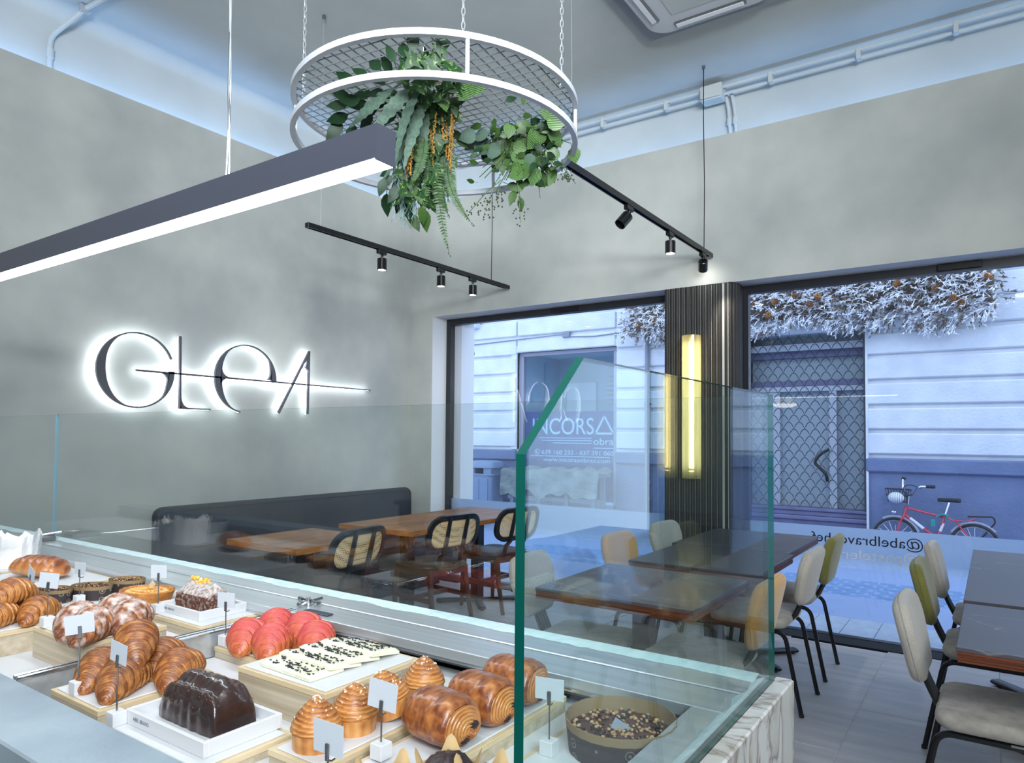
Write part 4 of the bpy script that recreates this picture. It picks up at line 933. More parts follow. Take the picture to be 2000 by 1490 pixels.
# chocolate filled rolls
def roll_mesh(name, seed):
    b = MB(); N, K = 44, 64; vs = []; cr = []; L, W, H = .098, .096, .076; du = []
    def sect(a):
        x = W/2*(abs(cos(a))**.85)*(1 if cos(a) > 0 else -1); z = sin(a); z = H*.62*z if z > 0 else H*.38*z*.95
        return x, max(-H*.36, z)
    for i in range(N+1):
        u = i/N*2-1; e = .78+.22*max(0, 1-abs(u)**4)**.5
        for k in range(K):
            a = 2*pi*k/K; x, z = sect(a); n_ = 1+.035*mnoise.noise(Vector((u*5, cos(a)*3, sin(a)*3+seed)))+.012*mnoise.noise(Vector((u*22, cos(a)*12, sin(a)*12+seed)))
            vs.append((L/2*u, x*e*n_, (z*e*n_)+H*.36)); cr.append(.62+.4*mnoise.noise(Vector((u*7, cos(a)*5, sin(a)*5+seed)))+.1); du.append(0)
    b.add(vs, [(i*K+k, i*K+(k+1) % K, (i+1)*K+(k+1) % K, (i+1)*K+k) for i in range(N) for k in range(K)])
    for sgn in (-1, 1):  # coiled cut faces
        M_ = 46; vs = []; c2 = []
        for j in range(M_+1):
            q = 1-j/M_
            for k in range(K):
                a = 2*pi*k/K; x, z = sect(a); sp = (q*8.5+a/(2*pi)) % 1
                d = .0095*(1-q**2)+.0030*(sp if sp < .8 else (1-sp)*4)-.001; x0_, z0_ = .012, -.008
                vs.append((sgn*(L/2+d), (x0_+(x-x0_)*q)*.78, (z0_+(z-z0_)*q)*.78+H*.36)); c2.append(.30+.34*(sp if sp < .8 else 0))
        o0 = b.add(vs, [((j*K+k, j*K+(k+1) % K, (j+1)*K+(k+1) % K, (j+1)*K+k) if sgn > 0 else (j*K+k, (j+1)*K+k, (j+1)*K+(k+1) % K, j*K+(k+1) % K)) for j in range(M_) for k in range(K)])
        cr += c2; du += [0]*len(c2)
    b.a = {'crust': [min(1, max(0, c)) for c in cr], 'dust': du}
    return mesh(name, b, 'dough_gloss', 180)
rm = roll_mesh('chocolate_roll', 3)
stick = mesh('chocolate_stick', MB().ball((0, 0, 0), .004, .0105, .0075, 10, 6, jit=.1), 'choc_dark')
for i, (x, y, lb) in enumerate(((-.722, .858, 'front glazed chocolate filled roll beside the paper muffins'), (-.717, .957, 'middle glazed chocolate filled roll left of the green glass edge'), (-.722, 1.062, 'rear glazed chocolate filled roll behind the green glass edge'))):
    o = place('chocolate_roll', rm, lb, 'pastry', 'chocolate filled rolls', (x, y, .9225), RAD(-8+5*i))
    for sg_ in (-1, 1):
        link('chocolate_stick', stick, o, (sg_*.0560, .016, .032)); link('chocolate_stick', stick, o, (sg_*.0550, .000, .016), (.5, 0, 0))

# glazed dark chocolate cake with three ridges
b = MB(); N, K = 60, 60; vs = []; L, W, H = .168, .082, .070
for i in range(N+1):
    u = i/N*2-1; e = max(0, 1-abs(u)**5)**.5
    for k in range(K):
        a = pi*1.0*k/(K-1); c = cos(a); s_ = sin(a)
        y = W/2*(abs(c)**.62)*(1 if c > 0 else -1)*(.86+.14*e); z = H*(s_**.55)*(.30+.70*e) if s_ > 0 else 0
        z += s_*(.0050*cos(c*8.2)+.005*mnoise.noise(Vector((u*4, y*30, 2)))+.0016*mnoise.noise(Vector((u*16, y*120, 5))))*e
        vs.append((L/2*u*(1-.06*s_), y*(1+.04*mnoise.noise(Vector((u*6, s_*3, 9)))), max(0, z)))
b.add(vs, [(i*K+k, (i+1)*K+k, (i+1)*K+k+1, i*K+k+1) for i in range(N) for k in range(K-1)]+[tuple(range(K)), tuple(reversed(range(N*K, N*K+K)))])
o = tag(obj('chocolate_cake', b, 'choc_glaze', None, (-1.092, .690, .9205), (0, 0, 0), 180), 'glossy dark chocolate glazed loaf cake in the front white tray', 'cake')
nb_ = MB(); rnd = random.Random(4)
for _ in range(60):
    i = rnd.randrange(4, N-3); k = rnd.randrange(4, K-4); p = vs[i*K+k]; nb_.ball(p, rnd.uniform(.001, .0022), rnd.uniform(.001, .0022), .001, 5, 3, jit=.3)
obj('cocoa_nibs', nb_, 'nib', o, smooth=0, kind='stuff')

# chocolate loaf with candied orange
b = MB(); N, K = 44, 40; vs = []; cr = []; du = []; L, W, H = .150, .078, .072
for i in range(N+1):
    u = i/N*2-1
    for k in range(K):
        f = k/(K-1); P_ = [(-.46, 0), (-.5, .5), (-.44, .62), (0, 1.0), (.44, .62), (.5, .5), (.46, 0)]; s_ = f*6; j = min(5, int(s_)); q = s_-j
        y = (P_[j][0]*(1-q)+P_[j+1][0]*q)*W; z = (P_[j][1]*(1-q)+P_[j+1][1]*q)*H*(1-.12*abs(u)**6)
        n_ = .003*mnoise.noise(Vector((u*12, y*120, z*120)))
        vs.append((L/2*u+(n_ if abs(u) > .98 else 0), y+n_, z+n_*.8 if z > .002 else 0)); cr.append(.3+.5*f); du.append(.75 if z > H*.58 else .05)
b.add(vs, [(i*K+k, (i+1)*K+k, (i+1)*K+k+1, i*K+k+1) for i in range(N) for k in range(K-1)]+[tuple(range(K)), tuple(reversed(range(N*K, N*K+K)))])
b.a = {'crust': cr, 'dust': du}
o = tag(obj('orange_chocolate_loaf', b, 'choc_sugar', None, (-1.742, 1.086, .9315), (0, 0, 0), 40), 'sugar dusted chocolate loaf topped with candied orange cubes', 'cake')
for q in range(26):
    x = rnd.uniform(-.062, .015); y = rnd.gauss(0, .008); zz = H*(1-abs(y)/W*1.9)+.002
    obj('candied_orange', MB().rbox(-.0045, .0045, -.004, .004, -.004, .004, .0012), 'orange_peel', o, (x, y, zz+.004*(q % 2)), (rnd.random()*3, rnd.random()*3, rnd.random()*3), smooth=0)

# white chocolate bars
b = MB(); N, K = 48, 20; top_ = []; Lb, Wb = .148, .076
for i in range(N+1):
    for k in range(K+1):
        x = Lb*(i/N-.5); y = Wb*(k/K-.5); ex = min(i, N-i)/2.0; ey = min(k, K-k)/1.5
        h = .009*min(1, .55+.45*min(ex, ey, 1))+.0018*abs(sin(i/N*pi*6))**.4*abs(sin(k/K*pi*3))**.4*(min(ex, ey) > .4)+.0006*mnoise.noise(Vector((x*120, y*120, 0)))
        top_.append((x, y, h))
b.add(top_, [(i*(K+1)+k, (i+1)*(K+1)+k, (i+1)*(K+1)+k+1, i*(K+1)+k+1) for i in range(N) for k in range(K)])
b.box(-Lb/2, Lb/2, -Wb/2, Wb/2, 0, .0051)
bar_me = mesh('chocolate_bar', b, 'white_choc', 50)
ck = MB(); rnd = random.Random(21)
for _ in range(95):
    x = rnd.uniform(-.070, .070); y = rnd.uniform(-.034, .034); a = rnd.gauss(.3, .5); l_ = rnd.uniform(.0015, .0050)
    ck.box(-l_, l_, -.0009, .0009, 0, .0016, 0, Matrix.Translation((x, y, .0106)) @ Matrix.Rotation(a, 4, 'Z'))
ck_me = mesh('cookie_bits', ck, 'cookie', 0)
for i, (x, y, z, r_, tl, lb) in enumerate(((-1.070, .866, .962, -2, 0, 'front white chocolate bar with cookie bits'), (-1.066, .905, .967, -1, 9, 'second white chocolate bar leaning on the front one'),
                                   (-1.062, .948, .968, 0, 9, 'third white chocolate bar from the front'), (-1.056, .996, .969, 1, 9, 'rear white chocolate bar with cookie bits'))):
    o = place('chocolate_bar', bar_me, lb, 'chocolate bar', 'white chocolate bars', (x, y, z), RAD(r_), 0, RAD(-tl)); l_ = link('cookie_bits', ck_me, o); l_['kind'] = 'stuff'

# cakes in paper moulds
def mould(name, label, loc, R, h, sx, sy, fill, nuts, seed, rz=0, taper=.94, group=None, rimz=.25):
    t = thing(name, label, 'tart' if R > .07 else 'cake', loc, rz, group); n = 64
    ruf = lambda r, z, a, i: (r*(1+.012*sin(a*40)*(z/h)), z)
    obj('paper_mould', MB().lathe([(0, 0), (R*taper, 0), (R*.985, h*.75)], n, sx=sx, sy=sy, fn=ruf), 'paper_mould', t, smooth=60)
    obj('mould_rim', MB().lathe([(R*.985, h*.75), (R*1.0, h), (R*.985, h*1.005), (R*.95, h*.35)], n, sx=sx, sy=sy, fn=ruf), 'paper_rim', t, smooth=60)
    rnd = random.Random(seed); b = MB(); M_ = 14; vs = []
    for j in range(M_+1):
        r = R*.965*j/M_
        for k in range(n): vs.append((r*cos(2*pi*k/n)*sx, r*sin(2*pi*k/n)*sy, h*fill*(1-.12*(j/M_)**4)+.0035*mnoise.noise(Vector((r*90*cos(2*pi*k/n), r*90*sin(2*pi*k/n), seed)))))
    b.add(vs, [(j*n+k, (j+1)*n+k, (j+1)*n+(k+1) % n, j*n+(k+1) % n) for j in range(M_) for k in range(n)])
    f = obj('filling', b, 'choc_crumb', t, smooth=60)
    nn = MB(); n2 = MB()
    for q in range(nuts):
        a = rnd.uniform(0, 2*pi); r = R*.86*math.sqrt(rnd.random()); s = rnd.uniform(.0022, .0042) if R > .07 else rnd.uniform(.0016, .003)
        (nn if rnd.random() < .55 else n2).ball((r*cos(a)*sx, r*sin(a)*sy, h*fill+.0025), s, s*rnd.uniform(.7, 1.2), s*.75, 6, 4, jit=.2)
    obj('chopped_nuts', nn, 'nut', f, smooth=60, kind='stuff'); obj('chocolate_chips', n2, 'choc_dark', f, smooth=60, kind='stuff')
    return t
tt = mould('nut_tart', 'large round nut tart in a dark paper mould beside the marble end', (-.500, 1.038, .8985), .0885, .052, 1, 1, .62, 240, 5)
obj('label_flag', MB().rbox(-.014, .014, -.0006, .0006, 0, .018, .0004), 'grey_metal', tt, (.0, -.01, .030), (RAD(-38), RAD(30), RAD(20)))
g = 'small cakes in dark paper moulds'
mould('paper_moulded_cake', 'left small nut cake in paper mould behind the plain croissants', (-2.185, .905, .9225), .045, .036, 1.15, .85, .86, 40, 7, RAD(20), group=g)
mould('paper_moulded_cake', 'middle small nut cake in paper mould, longest of the three', (-2.142, .985, .9225), .048, .038, 1.2, .85, .88, 50, 8, RAD(28), group=g)
mould('paper_moulded_cake', 'right small nut cake in paper mould behind a price card', (-2.150, 1.088, .9225), .047, .038, 1.15, .85, .88, 50, 9, RAD(25), group=g)
# apple tart
t = thing('apple_tart', 'golden apple tart with fluted pastry rim behind the sugar dusted croissants', 'tart', (-1.945, 1.04, .9355), RAD(20))
obj('crust', MB().lathe([(0, 0), (.058, 0), (.067, .026), (.064, .029), (.058, .022)], 48, sx=1.15, sy=.9, fn=lambda r, z, a, i: (r*(1+.02*sin(a*18)*(z > .01)), z)), 'tart_crust', t, smooth=60)
b = MB()
for k in range(18):
    for ring, rad in ((0, .044), (1, .024)):
        a = 2*pi*k/18+ring*.2; b.ball((rad*cos(a)*1.15, rad*sin(a)*.9, .022+.003*ring), .014, .008, .006, 8, 5)
obj('filling', MB().lathe([(0, .022), (.059, .021)], 40, sx=1.15, sy=.9), 'custard', t); obj('apple_slices', b, 'custard', t, kind='stuff')
obj('label_flag', MB().rbox(-.010, .010, -.0006, .0006, 0, .022, .0004), 'oak_edge', t, (-.01, .02, .024), (RAD(-20), RAD(25), RAD(-20)))
# braided loaf
b = MB(); vs = []; cr = []; du = []; N, K = 80, 44; L, W, H = .205, .115, .070
for i in range(N+1):
    u = i/N*2-1; e = max(0, 1-abs(u)**3.2)**.45
    for k in range(K):
        a = 2*pi*k/K; br = abs(sin((u*3.2+.5*cos(a)*(1 if True else 0))*pi)); bump_ = .16*br*max(0, sin(a)+.2)
        y = W/2*e*cos(a)*(.92+.08*br); z = H*.5+H*.5*sin(a)*e*(.86+bump_)
        vs.append((L/2*u, y, max(.001, z-(H*.5)*(1-e)*.6))); cr.append(min(1, max(0, .35+.45*br*max(0, sin(a))+.1*sin(a)))); du.append(0)
b.add(vs, [(i*K+k, i*K+(k+1) % K, (i+1)*K+(k+1) % K, (i+1)*K+k) for i in range(N) for k in range(K)]); b.a = {'crust': cr, 'dust': du}
tag(obj('braided_loaf', b, 'dough_gloss', None, (-2.535, 1.005, .9305), (0, 0, RAD(18)), 180), 'shiny braided loaf at the left behind two price cards', 'bread')
# paper lined cake
t = thing('paper_lined_cake', 'golden cake wrapped in crumpled white baking paper at the left edge', 'cake', (-2.865, 1.03, .9305))
rnd = random.Random(3); n = 72; b = MB(); vs = []
hh = [.085+.03*mnoise.noise(Vector((cos(2*pi*k/n)*2.5, sin(2*pi*k/n)*2.5, 1)))+.016*mnoise.noise(Vector((cos(2*pi*k/n)*9, sin(2*pi*k/n)*9, 4)))+.03*max(0, cos(2*pi*k/n-.3)) for k in range(n)]
for j in range(9):
    f = j/8
    for k in range(n):
        a = 2*pi*k/n; r = .095*(1+.10*f*f+.05*f*mnoise.noise(Vector((cos(a)*6, sin(a)*6, f*3)))+.02*sin(a*17)); vs.append((r*cos(a), r*sin(a), hh[k]*f))
b.add(vs, [(j*n+k, j*n+(k+1) % n, (j+1)*n+(k+1) % n, (j+1)*n+k) for j in range(8) for k in range(n)]); obj('baking_paper', b, 'paper_white', t, smooth=30)
obj('sponge', MB().lathe([(0, .001), (.09, .001), (.092, .05), (.08, .062), (0, .066)], 40), 'custard', t)
# seeded cookies at the left edge
for i, (x, y) in enumerate(((-2.40, .83), (-2.44, .80))):
    o = tag(obj('seeded_cookie', MB().lathe([(0, 0), (.038, 0), (.042, .006), (.036, .013), (0, .016)], 28, fn=lambda r, z, a, i_: (r*(1+.04*sin(a*5+i)), z+.002*sin(a*9)*(z > .01))), 'tart_crust', None, (x, y, .8905+.012*i), (RAD(12*i), 0, 0)), ('upper' if i else 'lower')+' seeded brown cookie leaning at the left picture edge', 'cookie', 'seeded cookies')
# muffins in tulip papers
def muffin(label, x, y, z, rz, seed):
    t = thing('chocolate_muffin', label, 'muffin', (x, y, z), rz, 'chocolate muffins in tulip papers'); n = 48; b = MB(); vs = []
    for j in range(9):
        f = j/8
        for k in range(n):
            a = 2*pi*k/n; pet = max(0, cos(a*4))**1.5; fold = 1+.10*f*cos(a*4)+.02*sin(a*12)*f
            hgt = .047+.026*pet; r = (.024+.017*f*f)*fold; vs.append((r*cos(a), r*sin(a), hgt*f))
    b.add(vs, [(j*n+k, j*n+(k+1) % n, (j+1)*n+(k+1) % n, (j+1)*n+k) for j in range(8) for k in range(n)]+[tuple(reversed(range(n)))])
    obj('tulip_paper', b, 'paper_brown', t, smooth=40)
    obj('muffin_top', MB().lathe([(0, .03), (.033, .04), (.035, .047), (.026, .058), (.012, .063), (0, .064)], 30, fn=lambda r, z, a, i: (r*(1+.08*mnoise.noise(Vector((cos(a)*3, sin(a)*3, seed)))), z+.004*mnoise.noise(Vector((r*160*cos(a), r*160*sin(a), seed))))), 'choc_dark', t, smooth=60)
muffin('left tulip paper muffin behind the big price card', -.648, .665, .9055, .3, 1)
muffin('tulip paper muffin in the bottom middle, paper tip toward the roll', -.612, .742, .9055, .6, 2)
muffin('tulip paper muffin left of the green glass edge', -.548, .740, .9055, .1, 3)
muffin('tulip paper muffin at the bottom, right of the green glass edge', -.538, .675, .9055, .8, 4)
muffin('front tulip paper muffin at the bottom picture edge', -.600, .640, .9055, .5, 5)
# price cards on wires
def card(label, x, y, z, h, rz, w_=.046, hh_=.034, lean=0, tw=0):
    t = thing('price_card', label, 'price card', (x, y, z), 0, 'blank price cards on wire stands')
    obj('block', MB().rbox(-.0115, .0115, -.0115, .0115, 0, .023, .001), 'board_white', t, smooth=0)
    obj('wire', MB().tube([(0, 0, .022), (lean*.5, 0, .022+h*.5), (lean, 0, h+.022)], .0013, 6), 'dark_steel', t)
    M_ = Matrix.Translation((lean, 0, h+.022)) @ Matrix.Rotation(rz, 4, 'Z') @ Matrix.Rotation(tw, 4, 'Y')
    obj('clip', MB().rbox(-.003, .003, -.003, -.0006, -.012, .010, .0008, 0, M_).tube([M_ @ Vector((0, -.002, -.010)), M_ @ Vector((0, .006, -.014)), M_ @ Vector((.002, .010, -.012))], .0012, 6), 'dark_steel', t)
    obj('card', MB().box(-w_/2, w_/2, -.0004, .0004, -.004, hh_-.004, 0, M_), 'card_white', t, smooth=0)
card('price card standing before the glazed chocolate cake', -1.208, .600, DK+.024, .083, RAD(4), tw=RAD(6))
card('price card at the left end of the cinnamon croissants', -1.362, .608, .930, .088, RAD(62), tw=RAD(-4))
card('price card left of the sugar dusted croissants', -1.760, .716, .961, .068, RAD(40), w_=.042, tw=RAD(6))
card('price card at the left corner of the pink croissants', -1.446, .955, .918, .066, RAD(22), w_=.044)
card('price card left of the orange topped loaf', -1.822, 1.004, .925, .072, RAD(30), w_=.044)
card('price card before the rightmost small paper cake', -2.105, .935, .922, .062, RAD(8), w_=.048)
card('tilted price card over the plain croissants at the left', -2.07, .80, DK, .105, RAD(-4), tw=RAD(20))
card('price card at the far left before the paper lined cake', -2.68, .93, .930, .075, RAD(30), w_=.044)
card('largest price card at the bottom, before the paper muffins', -.688, .600, .905, .078, RAD(2), w_=.052, hh_=.040)
card('price card between the brioches and the chocolate rolls', -.748, .752, .925, .052, RAD(10), w_=.05, hh_=.042, tw=RAD(6))
card('price card left of the large nut tart', -.585, .958, .898, .066, RAD(12), w_=.048)
# ================================================================ STREET OUTSIDE
YF = 10.8
st = struct('street_ground', MB().box(-12, 4, 5.47, 6.03, -.12, -.012).box(-12, 4, 6.03, 6.97, -.14, -.030), 'kerb', smooth=0)
b = MB(); b.add([(-14, 6.97, -.045), (5, 6.97, -.045), (5, 9.3, -.17), (-14, 9.3, -.17), (5, 11, -.17), (-14, 11, -.17)], [(0, 1, 2, 3), (3, 2, 4, 5)])
obj('roadbed', b, 'kerb', st, smooth=0)
sl = mesh('paving_slab', MB().rbox(.002, .222, .002, .538, -.05, 0, .003), 'paving', 0)
for k in range(-26, 9): link('paving_slab', sl, st, (-.942+.2235*k, 5.48, -.003))
cbm = [mesh('cobble', MB().rbox(-.088, .088, -.062, .062, -.05, .012, .014), 'cobble', 40), mesh('cobble', MB().rbox(-.082, .082, -.064, .064, -.05, .010, .016), 'cobble', 40)]
rnd = random.Random(8); n = 0
for r_ in range(10):
    y = 7.05+.14*r_
    for k in range(-28, 6):
        x = .185*k+(.09 if r_ % 2 else 0)
        if x < -.30*y*1.62-1.4 or x > .02*y+.6 or n >= 298: continue
        n += 1; link('cobble', cbm[(k+r_) % 2], st, (x+rnd.uniform(-.006, .006), y, -.050-(y-6.97)*.054+rnd.uniform(-.004, .004)), (-.054, 0, rnd.uniform(-.03, .03)))

fa = thing('facade_building', 'white rusticated building with blue painted base across the street', 'building', (0, YF, 0))
WX0, WX1, WZ1 = -7.33, -5.29, 2.93; DX0, DX1, DZ1 = -3.10, -1.47, 2.91
bk = MB()
def wallbits(x0, x1, z0, z1, y0, y1, tgt):
    """wall rectangle minus the two openings"""
    xs = [x0]+[x for x in (WX0, WX1, DX0, DX1) if x0 < x < x1]+[x1]
    for a, c in zip(xs, xs[1:]):
        m = (a+c)/2; top = WZ1 if WX0 < m < WX1 else (DZ1 if DX0 < m < DX1 else None)
        lo = z0 if top is None else max(z0, top)
        if lo < z1-.01: tgt(a, c, y0, y1, lo, z1)
wallbits(-12, 4, -.2, 9.5, 0, .6, lambda a, c, y0, y1, z0, z1: bk.box(a, c, y0, y1, z0, z1))
obj('wall', bk, 'facade_white', fa, smooth=0)
zs = [1.15, 1.49, 1.83, 2.175, 2.52, 2.865, 3.21, 3.555, 3.90, 4.245, 4.59]
for z0, z1 in zip(zs, zs[1:]):
    wallbits(-11, 3.5, z0+.028, z1-.028, -.045, .01, lambda a, c, y0, y1, q0, q1: obj('stone_course', MB().rbox(a+.012, c-.012, y0, y1, q0, q1, .018), 'facade_white', fa, smooth=0) if q1-q0 > .05 else None)
wallbits(-11, 3.5, -.2, .93, -.02, .01, lambda a, c, y0, y1, q0, q1: obj('base_panel', MB().rbox(a, c, y0, y1, q0, q1, .004), 'facade_blue', fa, smooth=0))
wallbits(-11, 3.5, .93, 1.125, -.07, .01, lambda a, c, y0, y1, q0, q1: obj('base_moulding', MB().rbox(a, c, y0, y1, q0, q1, .02), 'facade_blue', fa, smooth=0))
# shop window with poster
f = MB()
for (a, c, z0, z1) in ((WX0, WX1, WZ1-.07, WZ1), (WX0, WX0+.09, .15, WZ1-.07), (WX1-.09, WX1, .15, WZ1-.07), (WX0, WX1, .12, .2)): f.rbox(a, c, .06, .16, z0, z1, .006)
wf = obj('shop_window', f, 'facade_trim', fa, smooth=0)
obj('surround', MB().rbox(WX0-.13, WX1+.1, -.03, .06, WZ1, WZ1+.13, .01).rbox(WX0-.13, WX0, -.03, .06, 1.13, WZ1, .01), 'facade_white', wf, smooth=0)
obj('pane', MB().box(WX0+.09, WX1-.09, .10, .108, .2, WZ1-.07), 'glass_shop', wf, smooth=0)
obj('interior', MB().box(WX0, WX1, 1.5, 1.55, 0, 3).box(WX0, WX1, .2, 1.5, 2.95, 3.0).box(WX0-.02, WX0+.01, .2, 1.5, 0, 3).box(WX1-.01, WX1+.02, .2, 1.5, 0, 3), 'shop_inside', wf, smooth=0)
for k in range(7): obj('blind_slat', MB().box(-6.2, WX1-.1, 1.40, 1.44, 2.02+.09*k, 2.07+.09*k), 'door_light', wf, smooth=0)
obj('inner_door', MB().box(-7.1, -6.45, 1.44, 1.48, .3, 2.45), 'facade_white', wf, smooth=0)
po = tag(obj('shop_poster', MB().box(WX0+.10, WX1-.10, .115, .118, .25, 1.83), 'poster_blue', None, (0, YF, 0), smooth=0), 'blue poster with white lettering inside the shop window across the street', 'poster')
tx = lambda s, size, x, z, wd: text('lettering', s, size, 'poster_white', po, (x, .1135, z), (RAD(90), 0, 0), width=wd)
tx('INCORS', .42, -7.06, 1.42, 1.27)
tri = MB()
for p, q in (((-5.76, 1.42), (-5.585, 1.74)), ((-5.585, 1.74), (-5.40, 1.42)), ((-5.76, 1.435), (-5.40, 1.435))):
    d = (Vector(q)-Vector(p)).normalized(); nn = Vector((-d.y, d.x))*.017
    tri.prism([tuple(Vector(p)-nn), tuple(Vector(q)-nn), tuple(Vector(q)+nn), tuple(Vector(p)+nn)], .112, .1145, lambda a, b, c: (a, c, b))
obj('triangle_mark', tri, 'poster_white', po, smooth=0)
tx('obra', .17, -5.79, 1.24, .385)
tx('639 160 232 - 637 391 060', .11, -6.86, 1.055, 1.46); tx('www.incorsaobras.com', .105, -6.83, .925, 1.36)
ln = MB()
for x0, x1, z in ((-6.92, -5.83, 1.345), (-6.86, -5.83, 1.30), (-6.62, -5.83, 1.255), (-5.79, -5.40, 1.175), (-7.10, -5.47, 1.015)): ln.box(x0, x1, .112, .1145, z, z+.012)
obj('ruled_lines', ln, 'poster_white', po, smooth=0)
obj('phone_icon', MB().tube([(-6.96+.048*cos(a), .113, 1.095+.048*sin(a)) for a in (2*pi*k/20 for k in range(20))], .006, 5, closed=True).tube([(-6.98, .113, 1.115), (-6.975, .113, 1.09), (-6.945, .113, 1.07)], .008, 5), 'poster_white', po)
# tarp covered trestle in front of the shop window
t = thing('covered_trestle', 'trestle under grey plastic sheet before the shop window across the street', 'trestle', (-6.2, 10.35, -.17))
b = MB(); vs = []; nx, ny = 40, 14
for j in range(ny+1):
    for i in range(nx+1):
        x = -.95+1.9*i/nx; f_ = j/ny
        if f_ < .4: y = .30-f_/.4*.6; z = .98+.08*mnoise.noise(Vector((x*3, y*4, 2)))+.07*mnoise.noise(Vector((x*8, 1, 2)))
        else: g_ = (f_-.4)/.6; y = -.30-.06*g_+.06*mnoise.noise(Vector((x*7, g_*2, 5))); z = .98-.42*g_*(1+.5*mnoise.noise(Vector((x*4, 0, 8))))
        vs.append((x, y, z))
b.add(vs, [(j*(nx+1)+i, j*(nx+1)+i+1, (j+1)*(nx+1)+i+1, (j+1)*(nx+1)+i) for j in range(ny) for i in range(nx)]); obj('plastic_sheet', b, 'tarp', t, smooth=60)
for x in (-.8, -.25, .3, .8): obj('leg', MB().rbox(x-.035, x+.035, -.2, -.13, 0, .95, .004).rbox(x-.035, x+.035, .13, .2, 0, .95, .004), 'grey_metal', t, smooth=0)
obj('beam', MB().rbox(-.92, .92, -.21, .21, .88, .95, .004).rbox(-.9, .9, -.17, -.12, .45, .52, .004), 'grey_metal', t, smooth=0)

# shop door behind a scalloped roller grille
d = thing('shop_door', 'grey shop door behind the roller grille across the street', 'door', (0, YF, 0))
obj('leaf_panel', MB().box(DX0, DX1, .30, .34, .35, DZ1), 'door_grey', d, smooth=0)
obj('frame', MB().rbox(DX0, DX1, .22, .30, 2.08, 2.16, .004).rbox(-1.985, -1.885, .22, .30, .37, 2.08, .004).rbox(DX0, DX0+.42, .24, .30, .37, 2.08, .004), 'door_light', d, smooth=0)
obj('frame', MB().rbox(DX0, DX1, .20, .30, 2.58, 2.68, .004).rbox(DX0, DX1, .21, .30, 2.16, 2.24, .004), 'sill_violet', d, smooth=0)
obj('lamp_box', MB().rbox(DX0, DX1, .10, .30, 2.68, 2.78, .004), 'door_light', d, smooth=0)
obj('pull_handle', MB().tube(fil([(-1.98, .18, 1.23), (-2.10, .17, 1.16), (-2.19, .17, 1.03), (-2.10, .17, .95), (-2.02, .17, .86), (-2.01, .19, .76)], .08, 5), .022, 8), 'black_metal', d)
obj('door_sill', MB().rbox(DX0-.02, DX1+.02, .02, .36, -.1, .20, .01).rbox(DX0-.02, DX1, -.01, .36, .20, .26, .012).rbox(DX0-.02, DX1, .04, .36, .26, .33, .01).rbox(DX0-.02, DX1, .02, .36, .33, .375, .01), 'sill_violet', d, smooth=0)
obj('jamb', MB().box(DX0-.05, DX0, .0, .4, -.1, DZ1).box(DX1, DX1+.03, -.05, .4, .1, DZ1), 'facade_white', d, smooth=0)
g = thing('roller_grille', 'scalloped metal roller grille closing the shop door across the street', 'grille', (0, YF+.05, 0))
pw, ph_ = .1475, .1035; nrow = 25
for r_ in range(nrow):
    z = .385+r_*ph_; off = (pw/2 if r_ % 2 else 0); pts = []
    x = DX0-pw+off
    while x < DX1+.01:
        for k in range(6):
            xx = x+pw*k/6; 
            if DX0+.01 <= xx <= DX1-.01: pts.append((xx, 0, z+.098*abs(sin(pi*k/6))**.8))
        x += pw
    obj('grille_rod', MB().tube(pts, .0058, 4, caps=False), 'grille_metal', g, smooth=60)
obj('guide_rail', MB().rbox(DX1-.035, DX1, -.03, .03, .37, DZ1, .003).rbox(DX0, DX0+.03, -.03, .03, .37, DZ1, .003), 'grille_metal', g, smooth=0)

t = thing('downpipe', 'slim grey downpipe on the facade left of the dark pillar', 'pipe', (-4.70, YF-.085, 0))
obj('pipe_run', MB().cyl((0, 0, -.17), (0, 0, 3.3), .038, 10), 'grey_metal', t)
for z in (.35, .62, 1.9, 3.0): obj('collar', MB().tube([(0, 0, z), (0, 0, z+.05)], .050, 10).box(-.06, .06, .02, .05, z+.01, z+.04), 'grey_metal', t)
t = thing('facade_cable', 'thin cable conduit clipped across the facade below the garland', 'cable', (-8.6, YF-.06, 3.14))
obj('cable_run', MB().tube([(0, 0, 0), (2.35, 0, .06), (2.4, 0, .01), (2.9, 0, -.02), (3.7, 0, .02)], .010, 6).rbox(2.28, 2.42, -.03, .03, .0, .09, .006), 'grey_metal', t)
t = thing('street_pole', 'thin dark pole with ring at the left edge of the window', 'pole', (-7.58, 9.65, -.17))
obj('pole', MB().tube([(0, 0, 0), (0, 0, 1.5), (0, 0, 3.05)], [.028, .024, .018], 10), 'black_metal', t)
obj('ring', MB().tube([(.055+.05*cos(a), 0, 2.98+.06*sin(a)) for a in (2*pi*k/16 for k in range(16))], .010, 6, closed=True), 'black_metal', t)
t = thing('wall_sign_box', 'white wall box high on the facade at the left window edge', 'box', (-8.30, YF-.12, 3.66))
obj('housing', MB().rbox(-.35, .10, -.08, .1, -.22, .22, .02), 'facade_white', t)
